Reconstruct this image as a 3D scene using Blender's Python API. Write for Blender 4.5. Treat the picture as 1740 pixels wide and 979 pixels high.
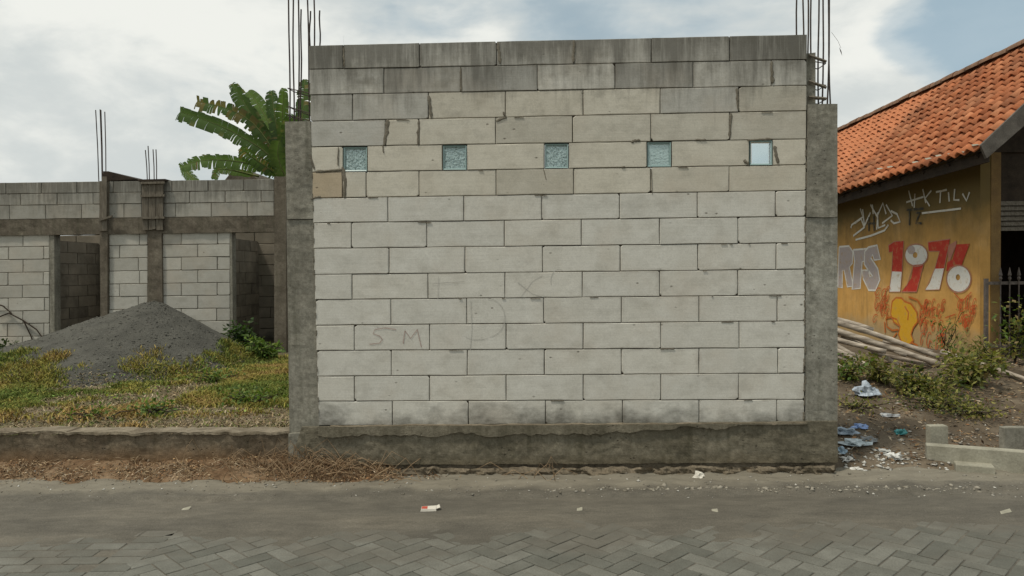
import bpy, math, random
import numpy as np
from mathutils import Vector, Matrix, noise
from mathutils.geometry import tessellate_polygon
random.seed(7); rng = np.random.default_rng(7)
S = bpy.context.scene
for o in list(bpy.data.objects): bpy.data.objects.remove(o)
COL = S.collection
# ------------------------------------------------------------------ camera
CH = 1.62; F = 1257.0; PITCH = math.radians(-1.3); ROLL = 0.0115
fwd = Vector((0, math.cos(PITCH), math.sin(PITCH)))
r0 = Vector((1, 0, 0)); u0 = r0.cross(fwd)
rt = (r0*math.cos(ROLL) - u0*math.sin(ROLL)); up = (u0*math.cos(ROLL) + r0*math.sin(ROLL))
cam = bpy.data.objects.new('camera', bpy.data.cameras.new('camera')); COL.objects.link(cam)
cam.matrix_world = Matrix(((rt.x, up.x, -fwd.x, 0), (rt.y, up.y, -fwd.y, 0), (rt.z, up.z, -fwd.z, CH), (0, 0, 0, 1)))
cam.data.lens = 36*F/1740; cam.data.sensor_width = 36; cam.data.clip_end = 3000; cam.data.clip_start = 0.05
S.camera = cam
# ------------------------------------------------------------------ light
SUN_TO = Vector((-0.37, -0.24, 0.90)).normalized()
sun = bpy.data.objects.new('sun', bpy.data.lights.new('sun', 'SUN')); COL.objects.link(sun)
sun.data.energy = 2.3; sun.data.angle = math.radians(6); sun.data.color = (1.0, 0.93, 0.81)
sun.rotation_euler = SUN_TO.to_track_quat('Z', 'Y').to_euler()
W = bpy.data.worlds.new("World"); S.world = W; W.use_nodes = True
nt = W.node_tree; nt.nodes.clear()
def N(t, typ, **kw):
    n = t.nodes.new(typ)
    for k, v in kw.items(): setattr(n, k, v)
    return n
def setin(n, **kw):
    for k, v in kw.items(): n.inputs[k.replace('_', ' ')].default_value = v
def M_(t, op, a, b=None, c=None, clamp=False):
    n = t.nodes.new('ShaderNodeMath'); n.operation = op; n.use_clamp = clamp
    for i, x in enumerate((a, b, c)):
        if x is None: continue
        if isinstance(x, (int, float)): n.inputs[i].default_value = x
        else: t.links.new(x, n.inputs[i])
    return n.outputs[0]
def RAMP(t, fac, stops, interp='LINEAR'):
    n = t.nodes.new('ShaderNodeValToRGB'); n.color_ramp.interpolation = interp
    cr = n.color_ramp
    while len(cr.elements) > 1: cr.elements.remove(cr.elements[0])
    cr.elements[0].position = stops[0][0]; cr.elements[0].color = stops[0][1] if len(stops[0][1]) == 4 else (*stops[0][1], 1)
    for p, c in stops[1:]:
        e = cr.elements.new(p); e.color = c if len(c) == 4 else (*c, 1)
    t.links.new(fac, n.inputs[0]); return n.outputs[0]
def MIX(t, fac, a, b, mode='MIX'):
    n = t.nodes.new('ShaderNodeMix'); n.data_type = 'RGBA'; n.blend_type = mode
    for s, x in ((n.inputs[0], fac), (n.inputs[6], a), (n.inputs[7], b)):
        if isinstance(x, (int, float)): s.default_value = x
        elif isinstance(x, tuple): s.default_value = x if len(x) == 4 else (*x, 1)
        else: t.links.new(x, s)
    return n.outputs[2]
def NOISE(t, vec, scale, detail=5, rough=0.55, dist=0.0):
    n = t.nodes.new('ShaderNodeTexNoise'); setin(n, Scale=scale, Detail=detail, Roughness=rough, Distortion=dist)
    if vec is not None: t.links.new(vec, n.inputs['Vector'])
    return n.outputs['Fac']
def MAP(t, vec, scale=(1, 1, 1), loc=(0, 0, 0)):
    n = t.nodes.new('ShaderNodeMapping'); n.inputs['Scale'].default_value = scale; n.inputs['Location'].default_value = loc
    t.links.new(vec, n.inputs['Vector']); return n.outputs[0]
sky = N(nt, 'ShaderNodeTexSky', sky_type='NISHITA', sun_disc=False)
sky.sun_elevation = math.asin(SUN_TO.z); sky.sun_rotation = math.atan2(SUN_TO.x, SUN_TO.y)
sky.dust_density = 2.0; sky.air_density = 1.0; sky.ozone_density = 1.5
tc = N(nt, 'ShaderNodeTexCoord'); D = tc.outputs['Generated']
sep = N(nt, 'ShaderNodeSeparateXYZ'); nt.links.new(D, sep.inputs[0])
dm = MAP(nt, D, (1.0, 1.0, 2.0), (0.4, 0.2, 0.1))
n1 = NOISE(nt, dm, 2.3, 7, 0.55, 0.3)
n2 = NOISE(nt, MAP(nt, D, (1, 1, 2.2), (3.1, 1.7, .3)), 5.0, 7, 0.55, 0.2)
# cloud deck with openings to the east and low in the north-west
def lobe(px, py, width):
    d = (fwd*F + rt*(px-870) - up*(py-489.5)).normalized(); v = N(nt, 'ShaderNodeVectorMath', operation='DOT_PRODUCT'); nt.links.new(D, v.inputs[0]); v.inputs[1].default_value = d
    return M_(nt, 'POWER', 2.718, M_(nt, 'DIVIDE', M_(nt, 'SUBTRACT', v.outputs['Value'], 1.0), 1-math.cos(math.radians(width))))
wob = M_(nt, 'MULTIPLY', M_(nt, 'SUBTRACT', n1, .5), 2.2); n3 = NOISE(nt, MAP(nt, D, (1, 1, 2.6), (8.1, .7, 2.3)), 13.0, 6, 0.6, 0.4); wob2 = M_(nt, 'ADD', M_(nt, 'MULTIPLY', M_(nt, 'SUBTRACT', n2, .5), 1.2), M_(nt, 'MULTIPLY', M_(nt, 'SUBTRACT', n3, .5), .45))
cov = M_(nt, 'ADD', M_(nt, 'ADD', .86, wob), wob2)
for px, py, w_, k_ in ((1740, 90, 8, -.75), (1610, 40, 5, -.45), (1580, 110, 3, -.35), (-30, -10, 6, -.6), (1510, 86, 2.2, -.9), (1900, -60, 14, -.5), (1500, 160, 4.2, 1.6), (1430, 190, 3.5, .9), (1500, -30, 3, .5), (1180, 30, 7, -.28), (60, 170, 7, .6), (100, 330, 8, .4)):
    cov = M_(nt, 'ADD', cov, M_(nt, 'MULTIPLY', lobe(px, py, w_), k_))
cfac = RAMP(nt, cov, [(-0.0, (0.22,)*3), (0.40, (.52,)*3), (0.95, (1, 1, 1))], 'EASE')
shade = M_(nt, 'ADD', M_(nt, 'MULTIPLY', n2, 0.55), M_(nt, 'MULTIPLY', n1, 0.45))
for px, py, w_, k_ in ((230, 60, 8, .10), (470, 150, 6, .05), (1180, 30, 10, -.05), (760, 60, 5, .03), (1480, 150, 4, .07)):
    shade = M_(nt, 'ADD', shade, M_(nt, 'MULTIPLY', lobe(px, py, w_), k_))
ccol = RAMP(nt, shade, [(0.34, (4.7, 5.2, 5.3)), (0.47, (6.3, 6.7, 6.6)), (0.62, (8.7, 8.8, 8.3))], 'EASE')
skyb = MIX(nt, .72, sky.outputs[0], (2.9, 4.5, 5.4))
skyc = MIX(nt, cfac, skyb, ccol)
bg = N(nt, 'ShaderNodeBackground'); bg.inputs[1].default_value = 0.1
nt.links.new(skyc, bg.inputs[0]); wo = N(nt, 'ShaderNodeOutputWorld'); nt.links.new(bg.outputs[0], wo.inputs[0])
S.view_settings.view_transform = 'Standard'; S.view_settings.look = 'None'; S.view_settings.gamma = 1
S.view_settings.exposure = 0.0
# ------------------------------------------------------------------ geometry of the view: measured points on known planes
CAM = Vector((0, 0, CH)); YAW = math.radians(1.8)
WN = Vector((math.sin(YAW), math.cos(YAW), 0)); WT = Vector((math.cos(YAW), -math.sin(YAW), 0))
def ray(px, py): return fwd*F + rt*(px-870) - up*(py-489.5)
def onplane(px, py, P, n):
    d = ray(px, py); t = (Vector(P)-CAM).dot(n)/d.dot(n); return CAM + d*t
def at(px, py, Y0=5.83): return onplane(px, py, (0, Y0, 0), WN)
def atY(px, py, Y): return onplane(px, py, (0, Y, 0), Vector((0, 1, 0)))
def atZ(px, py, z): return onplane(px, py, (0, 0, z), Vector((0, 0, 1)))
# ------------------------------------------------------------------ object helpers
def tag(o, label=None, cat=None, group=None, kind=None):
    if label: o['label'] = label
    if cat: o['category'] = cat
    if group: o['group'] = group
    if kind: o['kind'] = kind
    return o
def empty(name, loc, label, cat, group=None):
    o = bpy.data.objects.new(name, None); COL.objects.link(o); o.location = loc; o.empty_display_size = .1
    return tag(o, label, cat, group)
def wloc(o):
    l = Vector(o.location)
    return l + (wloc(o.parent) if o.parent else Vector((0, 0, 0)))
def mesh_obj(name, verts, faces, mat, parent=None, smooth=False, origin=None, color=None):
    V = np.array([tuple(v) for v in verts], dtype=float)
    if origin is None: origin = Vector(((V.min(0)+V.max(0))/2).tolist())
    V = V - np.array(origin)
    me = bpy.data.meshes.new(name); me.from_pydata(V.tolist(), [], [tuple(f) for f in faces]); me.update()
    if smooth: me.polygons.foreach_set('use_smooth', [True]*len(me.polygons))
    for m in (mat if isinstance(mat, list) else [mat]): me.materials.append(m)
    o = bpy.data.objects.new(name, me); COL.objects.link(o)
    o.location = Vector(origin) - (wloc(parent) if parent else Vector((0, 0, 0)))
    if parent: o.parent = parent
    if color: o.color = (*color, 1) if len(color) == 3 else color
    return o
def np_obj(name, V, T, mat, cols=None, parent=None, smooth=False, origin=(0, 0, 0)):
    V = np.asarray(V, dtype=np.float32).reshape(-1, 3) - np.array(origin, dtype=np.float32); T = np.asarray(T, dtype=np.int32)
    k = T.shape[1]; me = bpy.data.meshes.new(name)
    me.vertices.add(len(V)); me.vertices.foreach_set('co', V.ravel())
    me.loops.add(T.size); me.loops.foreach_set('vertex_index', T.ravel())
    me.polygons.add(len(T)); me.polygons.foreach_set('loop_start', np.arange(0, T.size, k, dtype=np.int32))
    me.polygons.foreach_set('loop_total', np.full(len(T), k, dtype=np.int32))
    if smooth: me.polygons.foreach_set('use_smooth', np.ones(len(T), dtype=bool))
    if cols is not None:
        a = me.color_attributes.new('Col', 'FLOAT_COLOR', 'POINT')
        c = np.ones((len(V), 4), dtype=np.float32); c[:, :3] = cols; a.data.foreach_set('color', c.ravel())
    me.update(calc_edges=True); me.validate(); me.materials.append(mat)
    o = bpy.data.objects.new(name, me); COL.objects.link(o)
    o.location = Vector(origin) - (wloc(parent) if parent else Vector((0, 0, 0)))
    if parent: o.parent = parent
    return o
class MB:
    def __init__(s): s.v = []; s.f = []
    def add(s, v, f):
        n = len(s.v); s.v += [Vector(x) for x in v]; s.f += [tuple(i+n for i in q) for q in f]
    def box(s, a, b):
        x0, y0, z0 = a; x1, y1, z1 = b
        s.add([(x0,y0,z0),(x1,y0,z0),(x1,y1,z0),(x0,y1,z0),(x0,y0,z1),(x1,y0,z1),(x1,y1,z1),(x0,y1,z1)],
              [(0,3,2,1),(4,5,6,7),(0,1,5,4),(1,2,6,5),(2,3,7,6),(3,0,4,7)])
    def tube(s, pts, r, n=6, caps=True):
        pts = [Vector(p) for p in pts]; base = len(s.v); rs = r if isinstance(r, (list, tuple)) else [r]*len(pts)
        for i, p in enumerate(pts):
            d = (pts[min(i+1, len(pts)-1)] - pts[max(i-1, 0)]).normalized()
            a = Vector((0, 0, 1)) if abs(d.z) < .9 else Vector((1, 0, 0))
            x = d.cross(a).normalized(); y = d.cross(x)
            for k in range(n):
                t = 2*math.pi*k/n; s.v.append(p + (x*math.cos(t)+y*math.sin(t))*rs[i])
        for i in range(len(pts)-1):
            for k in range(n):
                a0 = base+i*n+k; b0 = base+i*n+(k+1) % n
                s.f.append((a0, b0, b0+n, a0+n))
        if caps:
            s.f.append(tuple(base+k for k in range(n))[::-1]); s.f.append(tuple(base+(len(pts)-1)*n+k for k in range(n)))
    def build(s, name, mat, parent=None, smooth=False, origin=None, color=None):
        return mesh_obj(name, s.v, s.f, mat, parent, smooth, origin, color)
def chipped_block(mb, q, depth, nrm, ch=0.003):
    """block front with slightly worn, wavy arrises and now and then a broken corner"""
    TL, TR, BR, BL = q; c = sum(q, Vector())/4; P = []
    def w(p, a): return p + Vector((random.uniform(-a, a), 0, random.uniform(-a, a)))
    L = (TR-TL).length; n = 4 if L > .4 else 2
    for a, b, m in ((TL, TR, n), (TR, BR, 2), (BR, BL, n), (BL, TL, 2)):
        for k in range(m):
            p = a.lerp(b, k/m)
            if k == 0 and random.random() < .2:
                g_ = random.uniform(.006, .016); pa = {0: BL, 1: TL, 2: TR, 3: BR}[[TL, TR, BR, BL].index(a)]
                P.append(p + (pa-p).normalized()*g_); P.append(p + (b-p).normalized()*g_*1.5)
            else: P.append(w(p, .0011))
    m = len(P); v = [p + (c-p).normalized()*ch*random.uniform(1, 2.6) for p in P] + [p + nrm*ch*random.uniform(.8, 2.2) for p in P] + [p + nrm*depth for p in P]
    f = [tuple(range(m))[::-1]]
    for k in range(m): j = (k+1) % m; f += [(k, j, j+m, k+m), (k+m, j+m, j+2*m, k+2*m)]
    f.append(tuple(range(2*m, 3*m))); mb.add(v, f)
def quad_block(mb, q, depth, nrm, ch=0.004, jit=0.0):
    """q: 4 world points TL,TR,BR,BL on a front plane; nrm points away from the viewer; chamfered front"""
    c = sum(q, Vector())/4; v = []
    j = [Vector((random.uniform(-jit, jit), 0, random.uniform(-jit, jit))) for _ in q]
    q = [p+jj for p, jj in zip(q, j)]
    for p in q: v.append(p + (c-p).normalized()*ch*1.4)
    for p in q: v.append(p + nrm*ch)
    for p in q: v.append(p + nrm*depth)
    f = [(0, 3, 2, 1)]
    for k in range(4):
        n = (k+1) % 4; f += [(k, n, n+4, k+4), (k+4, n+4, n+8, k+8)]
    f.append((8, 9, 10, 11)); mb.add(v, f)
def rough_block(mb, q, depth, nrm, nx, nz, amp, seed=0):
    """front subdivided and roughened block"""
    TL, TR, BR, BL = q; base = len(mb.v)
    for j in range(nz+1):
        for i in range(nx+1):
            u = i/nx; w = j/nz; p = (TL.lerp(TR, u)).lerp(BL.lerp(BR, u), w)
            d = noise.noise(Vector((p.x*7+seed, p.z*9, p.y*7)))*amp + noise.noise(Vector((p.x*25+seed, p.z*25, 0)))*amp*.5
            e = (0 < i < nx) and 1 or .3
            mb.v.append(p + nrm*(d*e) + Vector((0, 0, d*.5 if j in (0, nz) else 0)))
    for j in range(nz):
        for i in range(nx):
            a = base+j*(nx+1)+i; mb.f.append((a, a+nx+1, a+nx+2, a+1))
    ring = [base+i for i in range(nx+1)] + [base+j*(nx+1)+nx for j in range(1, nz+1)] + [base+nz*(nx+1)+i for i in range(nx-1, -1, -1)] + [base+j*(nx+1) for j in range(nz-1, 0, -1)]
    b2 = len(mb.v)
    for r in ring: mb.v.append(mb.v[r] + nrm*depth)
    n = len(ring)
    for k in range(n): mb.f.append((ring[k], ring[(k+1) % n], b2+(k+1) % n, b2+k))
    mb.f.append(tuple(b2+k for k in range(n)))
# ------------------------------------------------------------------ materials
def newmat(name):
    m = bpy.data.materials.new(name); m.use_nodes = True; t = m.node_tree
    b = t.nodes['Principled BSDF']; b.inputs['Specular IOR Level'].default_value = 0.25; return m, t, b
def pos(t): return N(t, 'ShaderNodeNewGeometry').outputs['Position']
def bump(t, b, h, strength, dist=0.01):
    n = N(t, 'ShaderNodeBump'); n.inputs['Strength'].default_value = strength; n.inputs['Distance'].default_value = dist
    t.links.new(h, n.inputs['Height']); t.links.new(n.outputs[0], b.inputs['Normal'])
def simple(name, stops, scale=6, rough=.85, bmp=.3, fine=60, stretch=(1, 1, 1), bd=.01, metal=0):
    m, t, b = newmat(name); p = MAP(t, pos(t), stretch)
    n = NOISE(t, p, scale, 8, .62); f = NOISE(t, p, fine, 4, .6)
    c = RAMP(t, n, stops); c = MIX(t, .35, c, RAMP(t, f, [(.3, (.45,)*3), (.7, (1.25,)*3)]), 'MULTIPLY')
    t.links.new(c, b.inputs['Base Color']); b.inputs['Roughness'].default_value = rough; b.inputs['Metallic'].default_value = metal
    bump(t, b, M_(t, 'ADD', M_(t, 'MULTIPLY', n, .6), f), bmp, bd); return m
def colattr(name, rough=.75, sub=0.0):
    m, t, b = newmat(name); a = N(t, 'ShaderNodeAttribute', attribute_name='Col')
    if sub:
        tr = N(t, 'ShaderNodeBsdfTranslucent'); t.links.new(MIX(t, 1.0, a.outputs['Color'], (1.3, 1.5, .6), 'MULTIPLY'), tr.inputs[0]); mx = N(t, 'ShaderNodeMixShader'); mx.inputs[0].default_value = sub
        t.links.new(b.outputs[0], mx.inputs[1]); t.links.new(tr.outputs[0], mx.inputs[2]); t.links.new(mx.outputs[0], t.nodes['Material Output'].inputs[0])
    t.links.new(a.outputs['Color'], b.inputs['Base Color']); b.inputs['Roughness'].default_value = rough
    return m
# aerated block: pale, tone per block comes from the object colour, weather stains hang from the coping and rise from the footing
def block_mat(name, ztop, zbot, stain=1.0):
    m, t, b = newmat(name); P = pos(t); tcn = N(t, 'ShaderNodeTexCoord'); G = tcn.outputs['Generated']
    oi = N(t, 'ShaderNodeObjectInfo'); base = oi.outputs['Color']
    sp = N(t, 'ShaderNodeSeparateXYZ'); t.links.new(P, sp.inputs[0]); z = sp.outputs[2]
    big = NOISE(t, P, 1.7, 5, .6); mid = NOISE(t, P, 7, 7, .65); fine = NOISE(t, P, 90, 4, .6)
    c = MIX(t, .7, base, RAMP(t, mid, [(.3, (.84, .83, .80)), (.65, (1.04, 1.04, 1.04))]), 'MULTIPLY')
    c = MIX(t, .55, c, RAMP(t, fine, [(.25, (.78,)*3), (.6, (1.06,)*3)]), 'MULTIPLY')
    # horizontal saw marks
    saw = NOISE(t, MAP(t, P, (3, 3, 140)), 1.0, 3, .6)
    c = MIX(t, .35, c, RAMP(t, saw, [(.3, (.84,)*3), (.6, (1.05,)*3)]), 'MULTIPLY')
    # warm clay tint in some blocks
    c = MIX(t, M_(t, 'MULTIPLY', RAMP(t, big, [(.5, (0,)*3), (.7, (1,)*3)]), .32), c, (.47, .40, .31))
    blot = NOISE(t, MAP(t, P, (1.6, 1.6, 2.4), (7, 1, 3)), 3.0, 7, .7); c = MIX(t, M_(t, 'MULTIPLY', RAMP(t, blot, [(.50, (0,)*3), (.70, (1,)*3)]), M_(t, 'ADD', .28, RAMP(t, M_(t, 'SUBTRACT', ztop+.0, z), [(.1, (.42,)*3), (.9, (0,)*3)]))), c, (.22, .205, .165))
    # grime collected along the block edges
    gs = N(t, 'ShaderNodeSeparateXYZ'); t.links.new(G, gs.inputs[0])
    ex = M_(t, 'ABSOLUTE', M_(t, 'SUBTRACT', gs.outputs[0], .5)); ez = M_(t, 'ABSOLUTE', M_(t, 'SUBTRACT', gs.outputs[2], .5))
    e = M_(t, 'ADD', M_(t, 'MAXIMUM', M_(t, 'MULTIPLY_ADD', ex, 1.0, -.02), ez), M_(t, 'MULTIPLY', M_(t, 'SUBTRACT', mid, .5), .30))
    c = MIX(t, M_(t, 'MULTIPLY', RAMP(t, e, [(.45, (0,)*3), (.58, (1,)*3)]), .60), c, (.22, .19, .14))
    # streaks from the top
    st = NOISE(t, MAP(t, P, (9, 9, .9)), 1.6, 6, .7); st2 = NOISE(t, MAP(t, P, (3, 3, 1.2), (5, 2, 1)), 1.3, 5, .6)
    d = M_(t, 'SUBTRACT', ztop, z)
    k = M_(t, 'ADD', M_(t, 'MULTIPLY', d, -1.15), M_(t, 'MULTIPLY', M_(t, 'ADD', st, st2), 1.1))
    c = MIX(t, M_(t, 'MULTIPLY', RAMP(t, k, [(.50, (0,)*3), (.98, (1,)*3)]), .74*stain), c, (.095, .09, .074))
    stk = M_(t, 'MULTIPLY', RAMP(t, NOISE(t, MAP(t, P, (16, 16, .7), (9, 0, 0)), 1.6, 6, .7), [(.52, (0,)*3), (.66, (1,)*3)]), RAMP(t, d, [(.0, (1,)*3), (.22, (.7,)*3), (.4, (0,)*3)]))
    c = MIX(t, M_(t, 'MULTIPLY', stk, .45), c, (.46, .45, .40))
    # black mould above the footing
    mo = NOISE(t, MAP(t, P, (2.2, 2.2, 3.5)), 1.6, 7, .68)
    k2 = M_(t, 'ADD', M_(t, 'MULTIPLY', M_(t, 'SUBTRACT', z, zbot), -2.6), M_(t, 'MULTIPLY', mo, 1.5))
    c = MIX(t, M_(t, 'MULTIPLY', RAMP(t, k2, [(.42, (0,)*3), (.9, (1,)*3)]), .80*stain), c, (.075, .07, .055))
    # chips and spots
    vo = N(t, 'ShaderNodeTexVoronoi'); vo.inputs['Scale'].default_value = 9; t.links.new(MAP(t, P, (1, 1, 1.5)), vo.inputs['Vector'])
    spot = M_(t, 'MULTIPLY', RAMP(t, vo.outputs['Distance'], [(.05, (1,)*3), (.13, (0,)*3)]), RAMP(t, NOISE(t, P, 2.4, 3), [(.50, (0,)*3), (.60, (1,)*3)]))
    c = MIX(t, M_(t, 'MULTIPLY', spot, .75), c, (.10, .085, .06))
    t.links.new(c, b.inputs['Base Color']); b.inputs['Roughness'].default_value = .92
    h = M_(t, 'ADD', M_(t, 'MULTIPLY', mid, .5), M_(t, 'ADD', M_(t, 'MULTIPLY', saw, .25), M_(t, 'SUBTRACT', M_(t, 'MULTIPLY', fine, .4), spot)))
    bump(t, b, h, .35, .006); return m
M = {}
M['block'] = block_mat('aerated_block', 3.47, .44)
M['block_far'] = block_mat('aerated_block_far', 3.25, .2, .9)
M['mortar'] = simple('mortar', [(.3, (.03, .022, .014)), (.7, (.06, .045, .03))], 10)
M['smear'] = simple('mortar_smear', [(.3, (.13, .115, .085)), (.7, (.22, .195, .15))], 14, bmp=.6)
def concrete_mat(name, a, b_, moss=(.06, .06, .035), mossz=None, bmp=.4, low=(.10, .075, .04)):
    m, t, b = newmat(name); P = pos(t)
    big = NOISE(t, MAP(t, P, (1, 1, .55)), 3.2, 8, .66); mid = NOISE(t, P, 14, 7, .65); fine = NOISE(t, P, 120, 3, .6)
    c = RAMP(t, big, [(.28, a), (.72, b_)])
    c = MIX(t, .6, c, RAMP(t, mid, [(.3, (.6, .6, .58)), (.68, (1.15,)*3)]), 'MULTIPLY')
    c = MIX(t, .5, c, RAMP(t, fine, [(.3, (.7,)*3), (.65, (1.15,)*3)]), 'MULTIPLY')
    grit = NOISE(t, P, 38, 5, .7); c = MIX(t, .55, c, RAMP(t, grit, [(.35, (.62, .6, .56)), (.62, (1.2,)*3)]), 'MULTIPLY')
    dr = NOISE(t, MAP(t, P, (8, 8, .6), (2, 0, 5)), 1.5, 6, .7)
    c = MIX(t, M_(t, 'MULTIPLY', RAMP(t, dr, [(.5, (0,)*3), (.72, (1,)*3)]), .5), c, moss)
    vo = N(t, 'ShaderNodeTexVoronoi'); vo.inputs['Scale'].default_value = 22; t.links.new(P, vo.inputs['Vector'])
    pit = M_(t, 'MULTIPLY', RAMP(t, vo.outputs['Distance'], [(.06, (1,)*3), (.2, (0,)*3)]), RAMP(t, NOISE(t, P, 4), [(.5, (0,)*3), (.6, (1,)*3)]))
    c = MIX(t, M_(t, 'MULTIPLY', pit, .6), c, (.05, .045, .035))
    if mossz is not None:
        sp = N(t, 'ShaderNodeSeparateXYZ'); t.links.new(P, sp.inputs[0])
        k = M_(t, 'ADD', M_(t, 'MULTIPLY', M_(t, 'SUBTRACT', sp.outputs[2], mossz), -4.0), big)
        c = MIX(t, M_(t, 'MULTIPLY', RAMP(t, k, [(.4, (0,)*3), (.9, (1,)*3)]), .6), c, low)
    t.links.new(c, b.inputs['Base Color']); b.inputs['Roughness'].default_value = .93
    bump(t, b, M_(t, 'ADD', M_(t, 'MULTIPLY', mid, .8), M_(t, 'SUBTRACT', M_(t, 'MULTIPLY', fine, .35), M_(t, 'MULTIPLY', pit, .8))), bmp, .012); return m
M['column'] = concrete_mat('column_concrete', (.15, .14, .112), (.34, .325, .27))
M['column_pale'] = concrete_mat('pale_column_concrete', (.20, .19, .155), (.36, .35, .30))
M['plinth'] = concrete_mat('plinth_concrete', (.10, .088, .06), (.245, .22, .165), (.055, .05, .028), .16, .8)
M['rubble'] = concrete_mat('rubble_footing', (.085, .068, .045), (.26, .215, .155), (.05, .045, .025), .02, 1.0)
M['kerb'] = concrete_mat('kerb_concrete', (.11, .083, .055), (.23, .19, .135), (.05, .042, .02), .22, .9, (.19, .105, .045))
M['farcon'] = concrete_mat('old_concrete', (.095, .078, .058), (.20, .175, .135))
M['lip'] = simple('pale_mortar', [(.3, (.12, .095, .06)), (.6, (.25, .21, .15))], 8, bmp=.6)
M['inner'] = block_mat('inner_block', 3.0, .35, 1.0)
M['pale'] = simple('pale_cast_block', [(.3, (.24, .225, .17)), (.7, (.40, .38, .30))], 7)
M['rebar'] = simple('rusty_rebar', [(.3, (.035, .03, .028)), (.7, (.09, .065, .05))], 30, rough=.7)
M['wood'] = simple('weathered_board', [(.3, (.085, .07, .05)), (.7, (.21, .185, .145))], 8, stretch=(6, 6, .8))
M['darkwood_shade'] = simple('dark_timber_and_shade', [(.3, (.022, .016, .011)), (.7, (.055, .04, .027))], 8)  # timber colour, also used to paint the porch's shade
M['bargewood'] = simple('grey_barge_board', [(.3, (.07, .062, .052)), (.7, (.15, .135, .115))], 6)
M['bamboo'] = simple('weathered_bamboo', [(.3, (.15, .12, .09)), (.7, (.60, .52, .42))], 5, stretch=(1, 1, 5))
M['ochre'] = None
M['iron'] = simple('gate_iron', [(.3, (.07, .06, .05)), (.7, (.17, .14, .12))], 18, rough=.6)
M['leafcol'] = colattr('leaf_colour', .55, .3); M['straw'] = colattr('straw_colour', .85); M['scrap'] = colattr('scrap_colour', .7)
# ================================================================== GROUND
def pn(x, y, s, sd=0): return noise.noise(Vector((x*s+sd, y*s, sd*.37)))
def grid(name, xs, ys, fz, mat, **kw):
    X, Y = np.meshgrid(xs, ys); Z = np.vectorize(fz)(X, Y); nx = len(xs); ny = len(ys)
    V = np.stack([X, Y, Z], -1).reshape(-1, 3); i = np.arange(nx*ny).reshape(ny, nx)
    T = np.stack([i[:-1, :-1], i[:-1, 1:], i[1:, 1:], i[1:, :-1]], -1).reshape(-1, 4)
    return tag(np_obj(name, V, T, mat, smooth=True), kind='structure', **kw)
def seg(*a):
    out = []
    for (x0, x1, st) in a: out += list(np.arange(x0, x1-1e-6, st))
    out.append(a[-1][1]); return np.array(out)
# road dust surface + apron
def road_z(x, y):
    edge = 5.22 + .06*pn(x, 0, 1.3, 3) + .035*pn(x, y, 6, 5) + .1*pn(x, 0, .35, 8) - .04*x*.2
    edge += .05*pn(x, y, 15, 2); k = min(1, max(0, (y-edge)/.03)); k = k*k*(3-2*k)
    z = -.0045 + .0022*pn(x, y, 3, 1) + .0026*pn(x, y, 14, 2) + (.0015 if x < -2.36 else 0)
    # the dust buries the pavers further from the lens side and along the edge
    bury = min(1, max(0, (y - 4.40 - .26*pn(x, y, 1.1, 4) - .22*pn(x, y, 5, 4) + (.12 if x < -2.36 else 0) + max(0, x-1.2)*.08)/.55))
    z += .0135*bury + .004*abs(pn(x, y, 9, 6))*bury
    if k > 0:
        z += k*(.020 + .016*pn(x, y, 5, 7) + .010*pn(x, y*2.2, 14, 9)) + .03*max(0, 1-abs(y-5.50+.03*x-.04*pn(x, 0, 2, 4))/.05)*max(0, pn(x, y, 3.5, 40)+.25)*(1 if x > -.2 else .3)
        z += max(0, y-5.62)*.02
    if y > 9: z = -.05
    return z
def ground_mat():
    m, t, b = newmat('road_dust'); P = pos(t); sp = N(t, 'ShaderNodeSeparateXYZ'); t.links.new(P, sp.inputs[0])
    st = MAP(t, P, (.45, 1.3, 1)); big = NOISE(t, st, 1.5, 7, .62); mid = NOISE(t, st, 9, 8, .68); fine = NOISE(t, P, 110, 4, .65)
    c = RAMP(t, big, [(.3, (.095, .088, .073)), (.55, (.13, .119, .097)), (.75, (.175, .157, .125))])
    c = MIX(t, .75, c, RAMP(t, mid, [(.3, (.66, .65, .62)), (.7, (1.22, 1.2, 1.16))]), 'MULTIPLY')
    c = MIX(t, .7, c, RAMP(t, fine, [(.3, (.62,)*3), (.65, (1.25,)*3)]), 'MULTIPLY')
    # pale dried cement apron
    ap = M_(t, 'ADD', M_(t, 'MULTIPLY', M_(t, 'SUBTRACT', sp.outputs[1], 5.30), 5.0), M_(t, 'MULTIPLY', M_(t, 'SUBTRACT', NOISE(t, P, 2.2, 6, .65), .5), 2.6))
    c = MIX(t, M_(t, 'MULTIPLY', RAMP(t, ap, [(.1, (0,)*3), (.9, (1,)*3)]), .75), c, MIX(t, mid, (.13, .115, .087), (.31, .28, .215)))
    vo = N(t, 'ShaderNodeTexVoronoi'); vo.inputs['Scale'].default_value = 38; t.links.new(P, vo.inputs['Vector'])
    peb = RAMP(t, vo.outputs['Distance'], [(.08, (1,)*3), (.2, (0,)*3)]); sel = RAMP(t, NOISE(t, P, 9, 3), [(.58, (0,)*3), (.64, (1,)*3)])
    ps = M_(t, 'MULTIPLY', peb, sel); c = MIX(t, M_(t, 'MULTIPLY', ps, .5), c, (.30, .28, .235))
    t.links.new(c, b.inputs['Base Color']); b.inputs['Roughness'].default_value = .95
    bump(t, b, M_(t, 'ADD', M_(t, 'MULTIPLY', mid, .8), M_(t, 'ADD', M_(t, 'MULTIPLY', fine, .3), M_(t, 'MULTIPLY', ps, .4))), .6, .012); return m
M['road'] = ground_mat()
road = grid('road', seg((-40, -4.6, 1.6), (-4.6, 4.7, .03), (4.7, 40, 1.6)), seg((-14, 3.3, .8), (3.3, 5.1, .04), (5.1, 5.95, .018), (5.95, 6.25, .1)), road_z, M['road'])
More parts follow.
